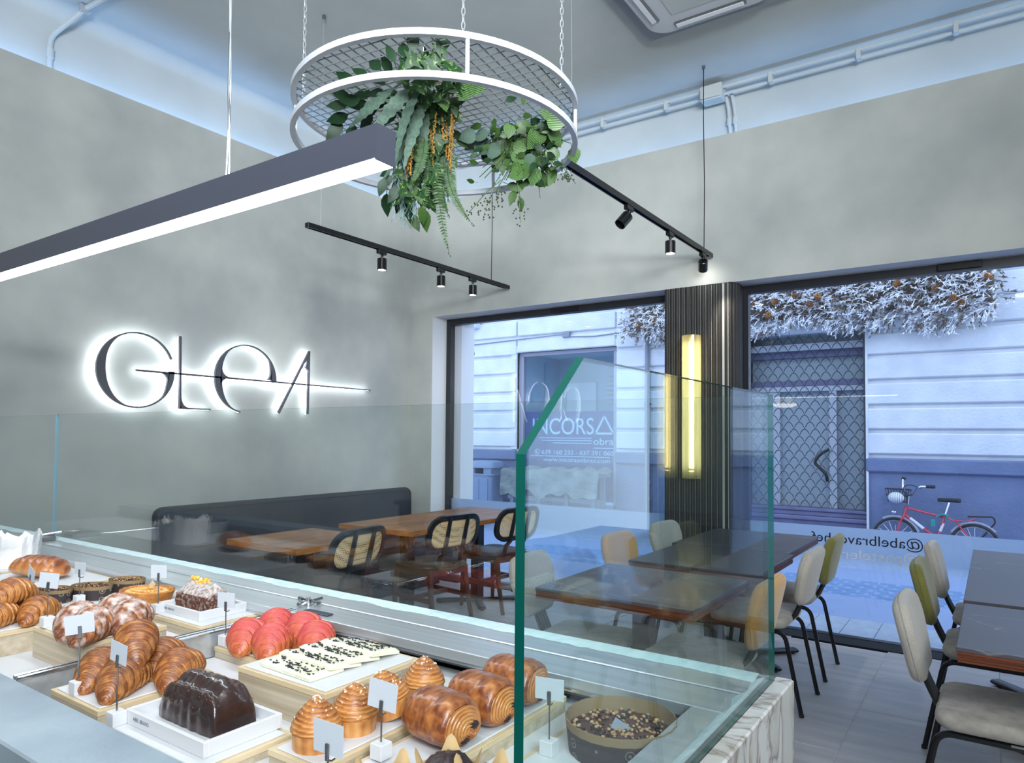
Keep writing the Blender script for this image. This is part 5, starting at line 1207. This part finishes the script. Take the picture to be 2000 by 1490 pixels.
# litter bin
t = thing('litter_bin', 'grey blue plastic litter bin with domed hood across the street', 'litter bin', (-7.68, 10.3, -.17))
bp = rr(.62, .5, .12, 6)
obj('bin_body', MB().prism([(a*.9, c*.9) for a, c in bp], 0, .84), 'bin_plastic', t)
b = MB(); n = len(bp); vs = [(a*s, c*s, z) for s, z in ((1.0, .84), (1.0, .87), (.96, .87)) for a, c in bp]; b.add(vs, [(j*n+k, j*n+(k+1) % n, (j+1)*n+(k+1) % n, (j+1)*n+k) for j in range(2) for k in range(n)]); obj('rim', b, 'bin_plastic', t)
b = MB(); vs = [(a*s, c*s, z) for s, z in ((1.0, .97), (.98, 1.03), (.86, 1.08), (.55, 1.10), (.01, 1.10)) for a, c in bp]; b.add(vs, [(j*n+k, j*n+(k+1) % n, (j+1)*n+(k+1) % n, (j+1)*n+k) for j in range(4) for k in range(n)]+[tuple(reversed(range(n)))]); obj('hood', b, 'bin_plastic', t)
for x in (-.27, .10): obj('hood_post', MB().rbox(x, x+.17, -.22, .22, .84, .98, .02), 'bin_plastic', t)
obj('liner', MB().box(-.2, .2, -.2, .2, .83, .845), 'rubber', t, smooth=0)
for x in (-.2, 0, .2): obj('rib', MB().rbox(x-.012, x+.012, -.235, -.215, .05, .78, .005), 'bin_plastic', t)

# frosted garland above the door
t = thing('frosted_garland', 'frosted branch garland with pine cones above the door across the street', 'garland', (0, YF-.1, 0))
rnd = random.Random(17)
bs = [MB(), MB()]
def low(x): return 2.98+.06*sin(x*2.1)+.05*sin(x*5.3+1)+.06*max(0, -x-4.2)
def blade(B, p, dr, L, wd):
    dr = dr.normalized(); s = dr.cross(Vector((rnd.uniform(-1, 1), -1, rnd.uniform(-1, 1)))).normalized()*wd; m = p+dr*L*.45; q = dr.cross(s).normalized()*wd*.8
    B.add([p, m+s, m-s*.5+q, m-s*.5-q, p+dr*L], [(0, 1, 2), (0, 2, 3), (0, 3, 1), (4, 2, 1), (4, 3, 2), (4, 1, 3)])
for q in range(2500):
    x = rnd.uniform(-5.02, .10); z0 = low(x); hang = rnd.random() < .10
    z = z0+(rnd.uniform(-.02, .10) if hang else rnd.uniform(.02, .85))
    if x > -.15: z = max(z, 3.05)
    y = -rnd.uniform(.0, .22)*(1-abs(z-3.35)/.9)
    a = rnd.gauss(RAD(215) if rnd.random() < .75 else RAD(320), .5)
    if hang: a = rnd.gauss(RAD(255), .25)
    dr = Vector((cos(a), rnd.uniform(-.9, .1), sin(a)*.9)); L = rnd.uniform(.10, .20) if not hang else rnd.uniform(.12, .24)
    B = bs[0 if rnd.random() < .66 else 1]; p = Vector((x, y, z)); blade(B, p, dr, L, .008)
    for k in range(6):
        f_ = rnd.uniform(.2, 1); d2 = dr.normalized()+Vector((rnd.uniform(-.8, .8), rnd.uniform(-.6, .3), rnd.uniform(-.8, .8))); blade(B, p+dr.normalized()*L*f_, d2, rnd.uniform(.035, .075), .0085)
o = obj('frosted_twigs', bs[0], 'frost', t, smooth=0); o['kind'] = 'stuff'
o = obj('brown_twigs', bs[1], 'twig', t, smooth=0); o['kind'] = 'stuff'
obj('backing', MB().rbox(-5.0, .02, -.03, .05, 3.14, 3.9, .02), 'twig', t, smooth=0)
cm = MB()
for k in range(7):
    for j in range(7): 
        a = 2*pi*j/7+k*.4; r = .040*sin(pi*(k+1)/8.5); cm.ball((r*cos(a), r*sin(a), .012*k), .014, .014, .006, 5, 3)
cme = mesh('pine_cone', cm, 'cone', 50)
for q in range(26):
    x = -4.9+4.9*(q+rnd.random()*.7)/26; link('pine_cone', cme, t, (x, -.20, rnd.uniform(3.12, 3.7)), (RAD(90)+rnd.uniform(-.5, .5), rnd.uniform(-.6, .6), rnd.random()*3))

# bicycle, drawn in its own side plane (u forward to the rear, v up, 1 unit = 5.7 mm)
t = thing('bicycle', 'red bicycle with wire basket leaning on the blue wall base across the street', 'bicycle', (-1.10, 10.52, .335), 0, None, rot=(RAD(-6), 0, 0))
S_ = .00570
P2 = lambda u, v, y=0: Vector((u*S_, y, v*S_*1.14))
def wheel(cx, cz):
    wv = obj('wheel', MB().tube([(cx+.255*cos(a), 0, cz+.255*sin(a)) for a in (2*pi*k/40 for k in range(40))], .019, 8, closed=True), 'rubber', t)
    obj('rim', MB().tube([(cx+.232*cos(a), 0, cz+.232*sin(a)) for a in (2*pi*k/40 for k in range(40))], .010, 6, closed=True), 'chrome', wv)
    sp = MB()
    for k in range(18): a = 2*pi*k/18; sp.tube([(cx+.012*cos(a), .01*(-1)**k, cz+.012*sin(a)), (cx+.23*cos(a+.15), 0, cz+.23*sin(a+.15))], .0016, 3)
    obj('spokes', sp, 'chrome', wv); obj('hub', MB().cyl((cx, -.04, cz), (cx, .04, cz), .02, 10), 'chrome', wv)
HF = P2(0, -39.0); HR = P2(153, -42.0); BBk = P2(84, -34)
wheel(HF.x, HF.z-.0); wheel(HR.x, HR.z)
tb = lambda name, pts, r, m: obj(name, MB().tube(pts, r, 8), m, t)
tb('head_tube', [P2(25, 28), P2(18, 5)], .020, 'bike_red'); tb('top_tube', [P2(24, 23), P2(99, 8)], .014, 'bike_red'); tb('down_tube', [P2(20, 9), BBk], .018, 'bike_red')
tb('down_tube_band', [P2(30, 3), P2(57, -16)], .0195, 'bike_white'); tb('seat_tube', [P2(99, 12), BBk], .017, 'bike_red'); tb('seat_tube_band', [P2(95, -3), P2(89, -19)], .0185, 'bike_white')
tb('seat_post', [P2(107, 38), P2(99, 12)], .013, 'chrome')
for s in (-1, 1):
    tb('fork_blade', [P2(17, 5, .0), P2(14, 0, .045*s), HF+Vector((0, .045*s, 0))], .011, 'bike_red'); tb('seat_stay', [P2(99, 9, .02*s), P2(120, 2, .05*s), HR+Vector((0, .05*s, 0))], .009, 'bike_red')
    tb('chain_stay', [BBk+Vector((0, .03*s, 0)), HR+Vector((0, .05*s, 0))], .009, 'bike_red')
tb('rack', [P2(110, 4, .06), P2(140, 3, .06), P2(157, 10, .06)], .008, 'bike_red'); tb('rack', [P2(110, 4, -.06), P2(140, 3, -.06), P2(157, 10, -.06)], .008, 'bike_red')
tb('carrier', fil([P2(141, 13), P2(188, 15), P2(192, 5), HR], .05), .010, 'black_metal'); obj('saddle', MB().pad([(-.13, -.015), (-.10, -.03), (.02, -.05), (.09, -.085), (.13, -.06), (.13, .06), (.09, .085), (.02, .05), (-.10, .03), (-.13, .015)][::1], .05, .018, lambda a, b, c: (107*S_+a, b, 38*S_*1.14+.005+c)), 'rubber', t, smooth=60)
tb('stem', [P2(26, 30), P2(28, 48)], .013, 'chrome')
tb('handlebar', fil([P2(15, 82, .10), P2(14, 62, .10), P2(26, 48, 0), P2(38, 50, -.08), P2(52, 66, -.20), P2(68, 66, -.24)], .06), .014, 'chrome'); tb('grip', [P2(66, 66, -.235), P2(82, 65.5, -.27)], .021, 'rubber'); tb('grip', [P2(12, 84, .10), P2(20, 82, .10)], .017, 'rubber')
tb('brake_cable', fil([P2(54, 62, -.2), P2(32, 70, -.1), P2(14, 64, 0), P2(26, 40, 0)], .1), .006, 'rubber')
bk_ = MB(); q0, q1, v0, v1 = -18, 31, 35, 60
for z, in_ in ((v1, 0), ((v0+v1)/2, 3), (v0, 6)): bk_.tube([P2(q0+in_, z, -.14), P2(q1-in_, z, -.14), P2(q1-in_, z, .14), P2(q0+in_, z, .14)], .007, 5, closed=True)
for k in range(9):
    u = q0+(q1-q0)*k/8; c_ = (q0+q1)/2; ui = c_+(u-c_)*.76
    for y in (-.14, .14): bk_.tube([P2(u, v1, y), P2(ui, v0, y*.8)], .0042, 4)
    bk_.tube([P2(ui, v0, -.112), P2(ui, v0, .112)], .0042, 4)
obj('basket', bk_, 'grille_metal', t)
obj('headlight', MB().ball(P2(-2, 13, 0), .032, .03, .03, 10, 6), 'chrome', t); obj('mudguard', MB().tube([HF+Vector((.285*cos(a), 0, .285*sin(a))) for a in (RAD(20+k*10) for k in range(11))], .018, 6), 'facade_trim', t)
obj('mudguard', MB().tube([HR+Vector((.285*cos(a), 0, .285*sin(a))) for a in (RAD(40+k*12) for k in range(10))], .016, 6), 'facade_trim', t)
tb('cable_lock', fil([P2(82, 7, -.03), P2(92, 15, -.04), P2(104, 12, -.04), P2(100, 4, -.03)], .05), .013, 'teal_plastic'); obj('bottle', MB().lathe([(0, 0), (.03, 0), (.03, .07), (.015, .09), (0, .09)], 10, P2(76, -10, -.04)), 'teal_plastic', t)
o = tag(obj('basket_bag', MB().ball((-1.075, 10.40, .62), .095, .10, .075, 14, 9), 'bike_white'), 'white striped bag lying in the bicycle basket', 'bag')
sb_ = MB()
for k in range(7): 
    x = -.075+.025*k; r = (1-(x/.095)**2)**.5; sb_.tube([(x, .101*r*cos(a), .076*r*sin(a)) for a in (2*pi*j/16 for j in range(16))], .0035, 4, closed=True)
obj('stripes', sb_, 'grey_metal', o, (-1.075, 10.40, .62)); o.children[0].location = (-1.075, 10.40, .62)

# ================================================================ PLANTS IN THE RING
UX = Vector((cos(YAW), sin(YAW), 0)); UD = Vector((-sin(YAW), cos(YAW), 0))
def leafmesh(name, m, kind):
    b = MB()
    if kind == 'oval': prof = [(0, .0), (.12, .15), (.32, .26), (.55, .25), (.78, .14), (1, 0)]
    elif kind == 'round': prof = [(0, .08), (.12, .34), (.35, .46), (.6, .40), (.82, .2), (1, 0)]
    elif kind == 'ivy': prof = [(0, .04), (.02, .40), (.20, .22), (.34, .62), (.50, .24), (.72, .18), (1, 0)]
    else: prof = [(k/14, (.10*sin(pi*(k/14)**.7)+.012)*(1.0 if k % 2 else .72)) for k in range(15)]
    vs = []
    for y, w_ in prof: vs += [(-w_, y, .10*abs(w_)-.25*y*y), (0, y, -.25*y*y), (w_, y, .10*abs(w_)-.25*y*y)]
    n_ = len(prof); b.add(vs, [f for i in range(n_-1) for f in ((i*3, i*3+1, i*3+4, i*3+3), (i*3+1, i*3+2, i*3+5, i*3+4))])
    b.tube([(0, -.35, -.02), (0, -.1, .0), (0, .02, 0)], .018, 4)
    return mesh(name, b, m, 50)
LM = {k: leafmesh(n_, m, s) for k, n_, m, s in (('deep', 'leaf', 'leaf_deep', 'oval'), ('bright', 'leaf', 'leaf_bright', 'oval'), ('ivy', 'ivy_leaf', 'leaf_ivy', 'ivy'), ('striped', 'striped_leaf', 'leaf_striped', 'round'), ('grey', 'grey_leaf', 'leaf_grey', 'round'), ('frond', 'grey_frond', 'leaf_grey', 'serrate'))}
def fern_mesh(name, L, bend, seed):
    b = MB(); rnd2 = random.Random(seed); n_ = 34; pts = []
    for i in range(n_+1):
        f_ = i/n_; pts.append(Vector((bend*L*f_*f_, 0, -L*f_*(1-.12*abs(bend)*f_))))
    b.tube(pts, [.0022*(1-.7*i/n_) for i in range(n_+1)], 4)
    for i in range(2, n_+1):
        f_ = i/n_; w_ = .030*(sin(pi*min(1, f_*1.0+.06))**.55 if f_ < .97 else .3)*(1-.35*f_); p = pts[i]
        for s in (-1, 1):
            q = p+Vector((s*w_, rnd2.uniform(-.005, .005), -.006)); b.add([p+Vector((0, 0, .0035)), p+(q-p)*.55+Vector((0, 0, .0045)), q, p+(q-p)*.5-Vector((0, 0, .0035)), p-Vector((0, 0, .003))], [(0, 1, 2, 3, 4)])
    return mesh(name, b, 'leaf_fern', 0)
def hangleaf(t, kind, u, z, size, ang, d=None, rnd_=random):
    """leaf at (u, z) in the clump, pointing along ang, roughly facing out of the clump"""
    d = rnd_.uniform(-.13, .10) if d is None else d
    y_ = (UX*cos(ang)+Vector((0, 0, sin(ang)))+UD*rnd_.uniform(-.35, .35)).normalized()
    n_ = (-UD+UX*rnd_.uniform(-.8, .8)+Vector((0, 0, rnd_.uniform(-.9, .5)))); n_ = (n_-y_*n_.dot(y_)).normalized(); x_ = y_.cross(n_)
    h = z+A0.z-1.40; f_ = min(1+d/2.99, (1.395-rnd_.uniform(0, .05))/max(h, .1)); uc = U(1000)   # stays below the wire mesh, nearer the front when high
    o = link(LM[kind].name.split('.')[0], LM[kind], t); p = UX*(uc+(u-uc)*f_)+UD*(2.99*(f_-1))+Vector((0, 0, h*f_+1.40-A0.z)); size *= f_
    o.matrix_local = Matrix(((x_.x*size, y_.x*size, n_.x*size, p.x), (x_.y*size, y_.y*size, n_.y*size, p.y), (x_.z*size, y_.z*size, n_.z*size, p.z), (0, 0, 0, 1)))
    return o
G_ = .00218
def U(x): return (x-800)*G_
def Zq(y): return (230-y)*G_*1.02
A0 = Vector((-2.055, 2.22, 2.775))
rnd = random.Random(31)
t = thing('hanging_plant', 'large trailing plant with ferns, ivy and orange tassels hanging in the ring', 'plant', A0, 0, 'plants in the ring planter')
for x, y, a in ((655, 188, 175), (650, 208, 180), (652, 225, 205), (668, 170, 150), (688, 150, 140), (715, 135, 135), (640, 240, 235), (665, 245, 255), (690, 238, 275), (700, 185, 170), (690, 200, 195), (712, 205, 200), (675, 195, 185), (725, 165, 150), (735, 195, 200), (742, 120, 110), (715, 232, 250), (700, 225, 235), (730, 222, 225), (722, 180, 175), (750, 180, 200), (745, 210, 240), (738, 140, 130), (762, 110, 100), (778, 100, 85)):
    hangleaf(t, 'deep', U(x+14), Zq(y), rnd.uniform(.085, .115), RAD(a), rnd_=rnd)
for _ in range(84):
    x = rnd.gauss(814, 32); y = rnd.uniform(105, 300) if rnd.random() < .75 else rnd.uniform(300, 400); hangleaf(t, 'ivy', U(x), Zq(y), rnd.uniform(.05, .085), RAD(rnd.uniform(150, 400)), rnd_=rnd)
for x, y in ((838, 96), (850, 105), (845, 122), (858, 118), (830, 112), (790, 112), (800, 105), (868, 205), (876, 190), (885, 215), (866, 178)): hangleaf(t, 'ivy', U(x), Zq(y), .085, RAD(rnd.uniform(30, 330)), -.05, rnd_=rnd)
for x, y, a in ((845, 178, 300), (880, 170, 350), (905, 168, 10), (812, 260, 260), (835, 240, 280)): hangleaf(t, 'striped', U(x), Zq(y), .09, RAD(a), rnd_=rnd)
for x, y, a, s in ((752, 175, 208, .27), (795, 168, 228, .30), (806, 175, 246, .33), (815, 200, 254, .30), (822, 215, 262, .24), (786, 260, 250, .22)): hangleaf(t, 'frond', U(x), Zq(y), s, RAD(a), -.12, rnd_=rnd)
for x, y, a in ((800, 372, 300), (806, 385, 310), (812, 405, 285), (828, 360, 0), (800, 350, 250), (822, 412, 270), (770, 365, 240), (755, 345, 230), (742, 350, 250), (785, 400, 280), (775, 385, 255), (792, 420, 300), (745, 380, 265)): hangleaf(t, 'bright' if x > 790 else 'deep', U(x), Zq(y), rnd.uniform(.07, .1), RAD(a), rnd_=rnd)
for _ in range(34): hangleaf(t, 'deep' if rnd.random() < .6 else 'bright', U(rnd.gauss(815, 30)), Zq(rnd.uniform(230, 395)), rnd.uniform(.05, .08), RAD(rnd.uniform(200, 340)), rnd.uniform(-.05, .14), rnd_=rnd)
for i, (x, y, L, bd) in enumerate(((832, 325, .30, -.16), (850, 330, .42, .14), (866, 330, .27, .42), (872, 305, .20, .18), (845, 320, .26, .22), (828, 300, .22, -.25), (858, 300, .22, .1), (838, 340, .20, .35))):
    o = link('fern_frond', fern_mesh('fern_frond', L, bd, i), t); o.location = UX*U(x)+UD*rnd.uniform(-.16, -.02)+Vector((0, 0, Zq(y))); o.rotation_euler = (rnd.uniform(-.2, .2), 0, YAW+rnd.uniform(-.5, .5))
for i, (x, y0, y1) in enumerate(((787, 235, 385), (800, 215, 360), (806, 260, 372), (824, 205, 330), (838, 225, 342), (856, 180, 300), (862, 205, 325), (874, 195, 340), (879, 215, 352), (848, 250, 330), (790, 270, 350))):
    b = MB(); n_ = int((y1-y0)*G_/.0042)
    for k in range(n_):
        f_ = k/n_; b.ball((.012*sin(f_*3+i)+rnd.uniform(-.004, .004), rnd.uniform(-.004, .004), -(y1-y0)*G_*f_), .0042, .0042, .0048, 5, 3, jit=.3)
    o = obj('amaranth_tassel', b, 'amaranth', t, UX*U(x)+UD*rnd.uniform(-.16, -.06)+Vector((0, 0, Zq(y0))), smooth=60)
b = MB()
for _ in range(150):
    x = rnd.gauss(782, 10); y = rnd.uniform(300, 400); p = UX*U(x)+UD*rnd.uniform(-.08, .08)+Vector((0, 0, Zq(y))); pts = [p.copy()]
    for k in range(7): p = p+Vector((rnd.uniform(-.012, .012), rnd.uniform(-.01, .01), -rnd.uniform(.008, .022))); pts.append(p.copy())
    b.tube(pts, .0011, 3)
o = obj('grey_moss', b, 'moss_grey', t, smooth=0); o['kind'] = 'stuff'
b = MB()
for _ in range(46):
    x = rnd.uniform(740, 870); y = rnd.uniform(130, 330); p = Vector((0, 0, Zq(150)))+UX*U(812); q = UX*U(x)+UD*rnd.uniform(-.1, .1)+Vector((0, 0, Zq(y))); b.tube([p, (p+q)/2+Vector((0, 0, .03)), q], .0022, 4)
obj('stems', b, 'stem_green', t); obj('hook_wire', MB().tube([(0, 0, .06), (0, 0, .13), (.01, 0, .145), (.02, 0, .13)], .002, 5), 'steel', t, UX*U(814)+Vector((0, 0, Zq(150))))
B0 = A0.copy()
t = thing('hanging_plant', 'smaller trailing plant with striped leaves and berry sprigs at the ring edge', 'plant', B0, 0, 'plants in the ring planter')
DB = .16
for _ in range(44): hangleaf(t, 'striped', U(rnd.gauss(1022, 32)), Zq(rnd.gauss(282, 28)), rnd.uniform(.06, .085), RAD(rnd.uniform(190, 350)), DB+rnd.uniform(-.1, .1), rnd_=rnd)
for x, y, a in ((1062, 232, 350), (1066, 250, 320), (1045, 255, 250), (1050, 222, 20)): hangleaf(t, 'striped', U(x), Zq(y), .095, RAD(a), DB-.06, rnd_=rnd)
for x, y, a in ((920, 262, 200), (935, 268, 240), (950, 275, 230), (945, 262, 180), (962, 280, 250), (928, 275, 215), (1020, 312, 230), (1040, 308, 200)): hangleaf(t, 'grey', U(x), Zq(y), .075, RAD(a), DB+rnd.uniform(-.1, .05), rnd_=rnd)
for _ in range(120):
    x = rnd.gauss(1010, 44); y = rnd.gauss(278, 32)
    if not 905 < x < 1085: continue
    hangleaf(t, 'deep' if rnd.random() < .55 else 'bright', U(x), Zq(y), rnd.uniform(.035, .06), RAD(rnd.uniform(150, 390)), DB+rnd.uniform(-.12, .14), rnd_=rnd)
for x, y, a in ((1012, 330, 260), (1005, 345, 290), (1018, 358, 230), (1050, 335, 240), (1058, 322, 300), (1072, 322, 280), (1078, 335, 250), (975, 318, 270), (968, 300, 265), (1040, 352, 60), (1000, 372, 250), (1010, 385, 280), (985, 360, 330), (1030, 348, 230), (1078, 330, 240)): hangleaf(t, 'bright', U(x), Zq(y), rnd.uniform(.05, .08), RAD(a), DB, rnd_=rnd)
for i, (x0, y0, x1, y1) in enumerate(((972, 330, 905, 398), (968, 318, 964, 380), (1005, 335, 1012, 418), (960, 335, 935, 408), (1095, 290, 1108, 312), (985, 230, 1045, 222), (910, 240, 950, 235), (1100, 318, 1112, 320))):
    b = MB(); n_ = 15; p0 = Vector((U(x0), 0, Zq(y0))); p1 = Vector((U(x1), 0, Zq(y1))); mk = lambda v: UX*v.x+UD*(DB-.03)+Vector((0, 0, v.z))
    b.tube([mk(p0), mk((p0+p1)/2+Vector((0, 0, .012))), mk(p1)], .0016, 4)
    bb = MB()
    for k in range(22):
        f_ = rnd.uniform(.3, 1.02); q = p0+(p1-p0)*f_+Vector((rnd.gauss(0, .016), 0, rnd.uniform(-.03, .0))); bb.ball(mk(q), .0042, None, None, 6, 4)
    o = obj('berry_sprig', b, 'stem_green', t); obj('berries', bb, 'berry', o)
b = MB()
for _ in range(50):
    q = UX*U(rnd.gauss(1020, 45))+UD*(DB+rnd.uniform(-.1, .1))+Vector((0, 0, Zq(rnd.gauss(275, 35)))); p = UX*U(1035)+UD*DB+Vector((0, 0, Zq(232))); b.tube([p, (p+q)/2+Vector((0, 0, .02)), q], .002, 4)
obj('stems', b, 'stem_green', t)
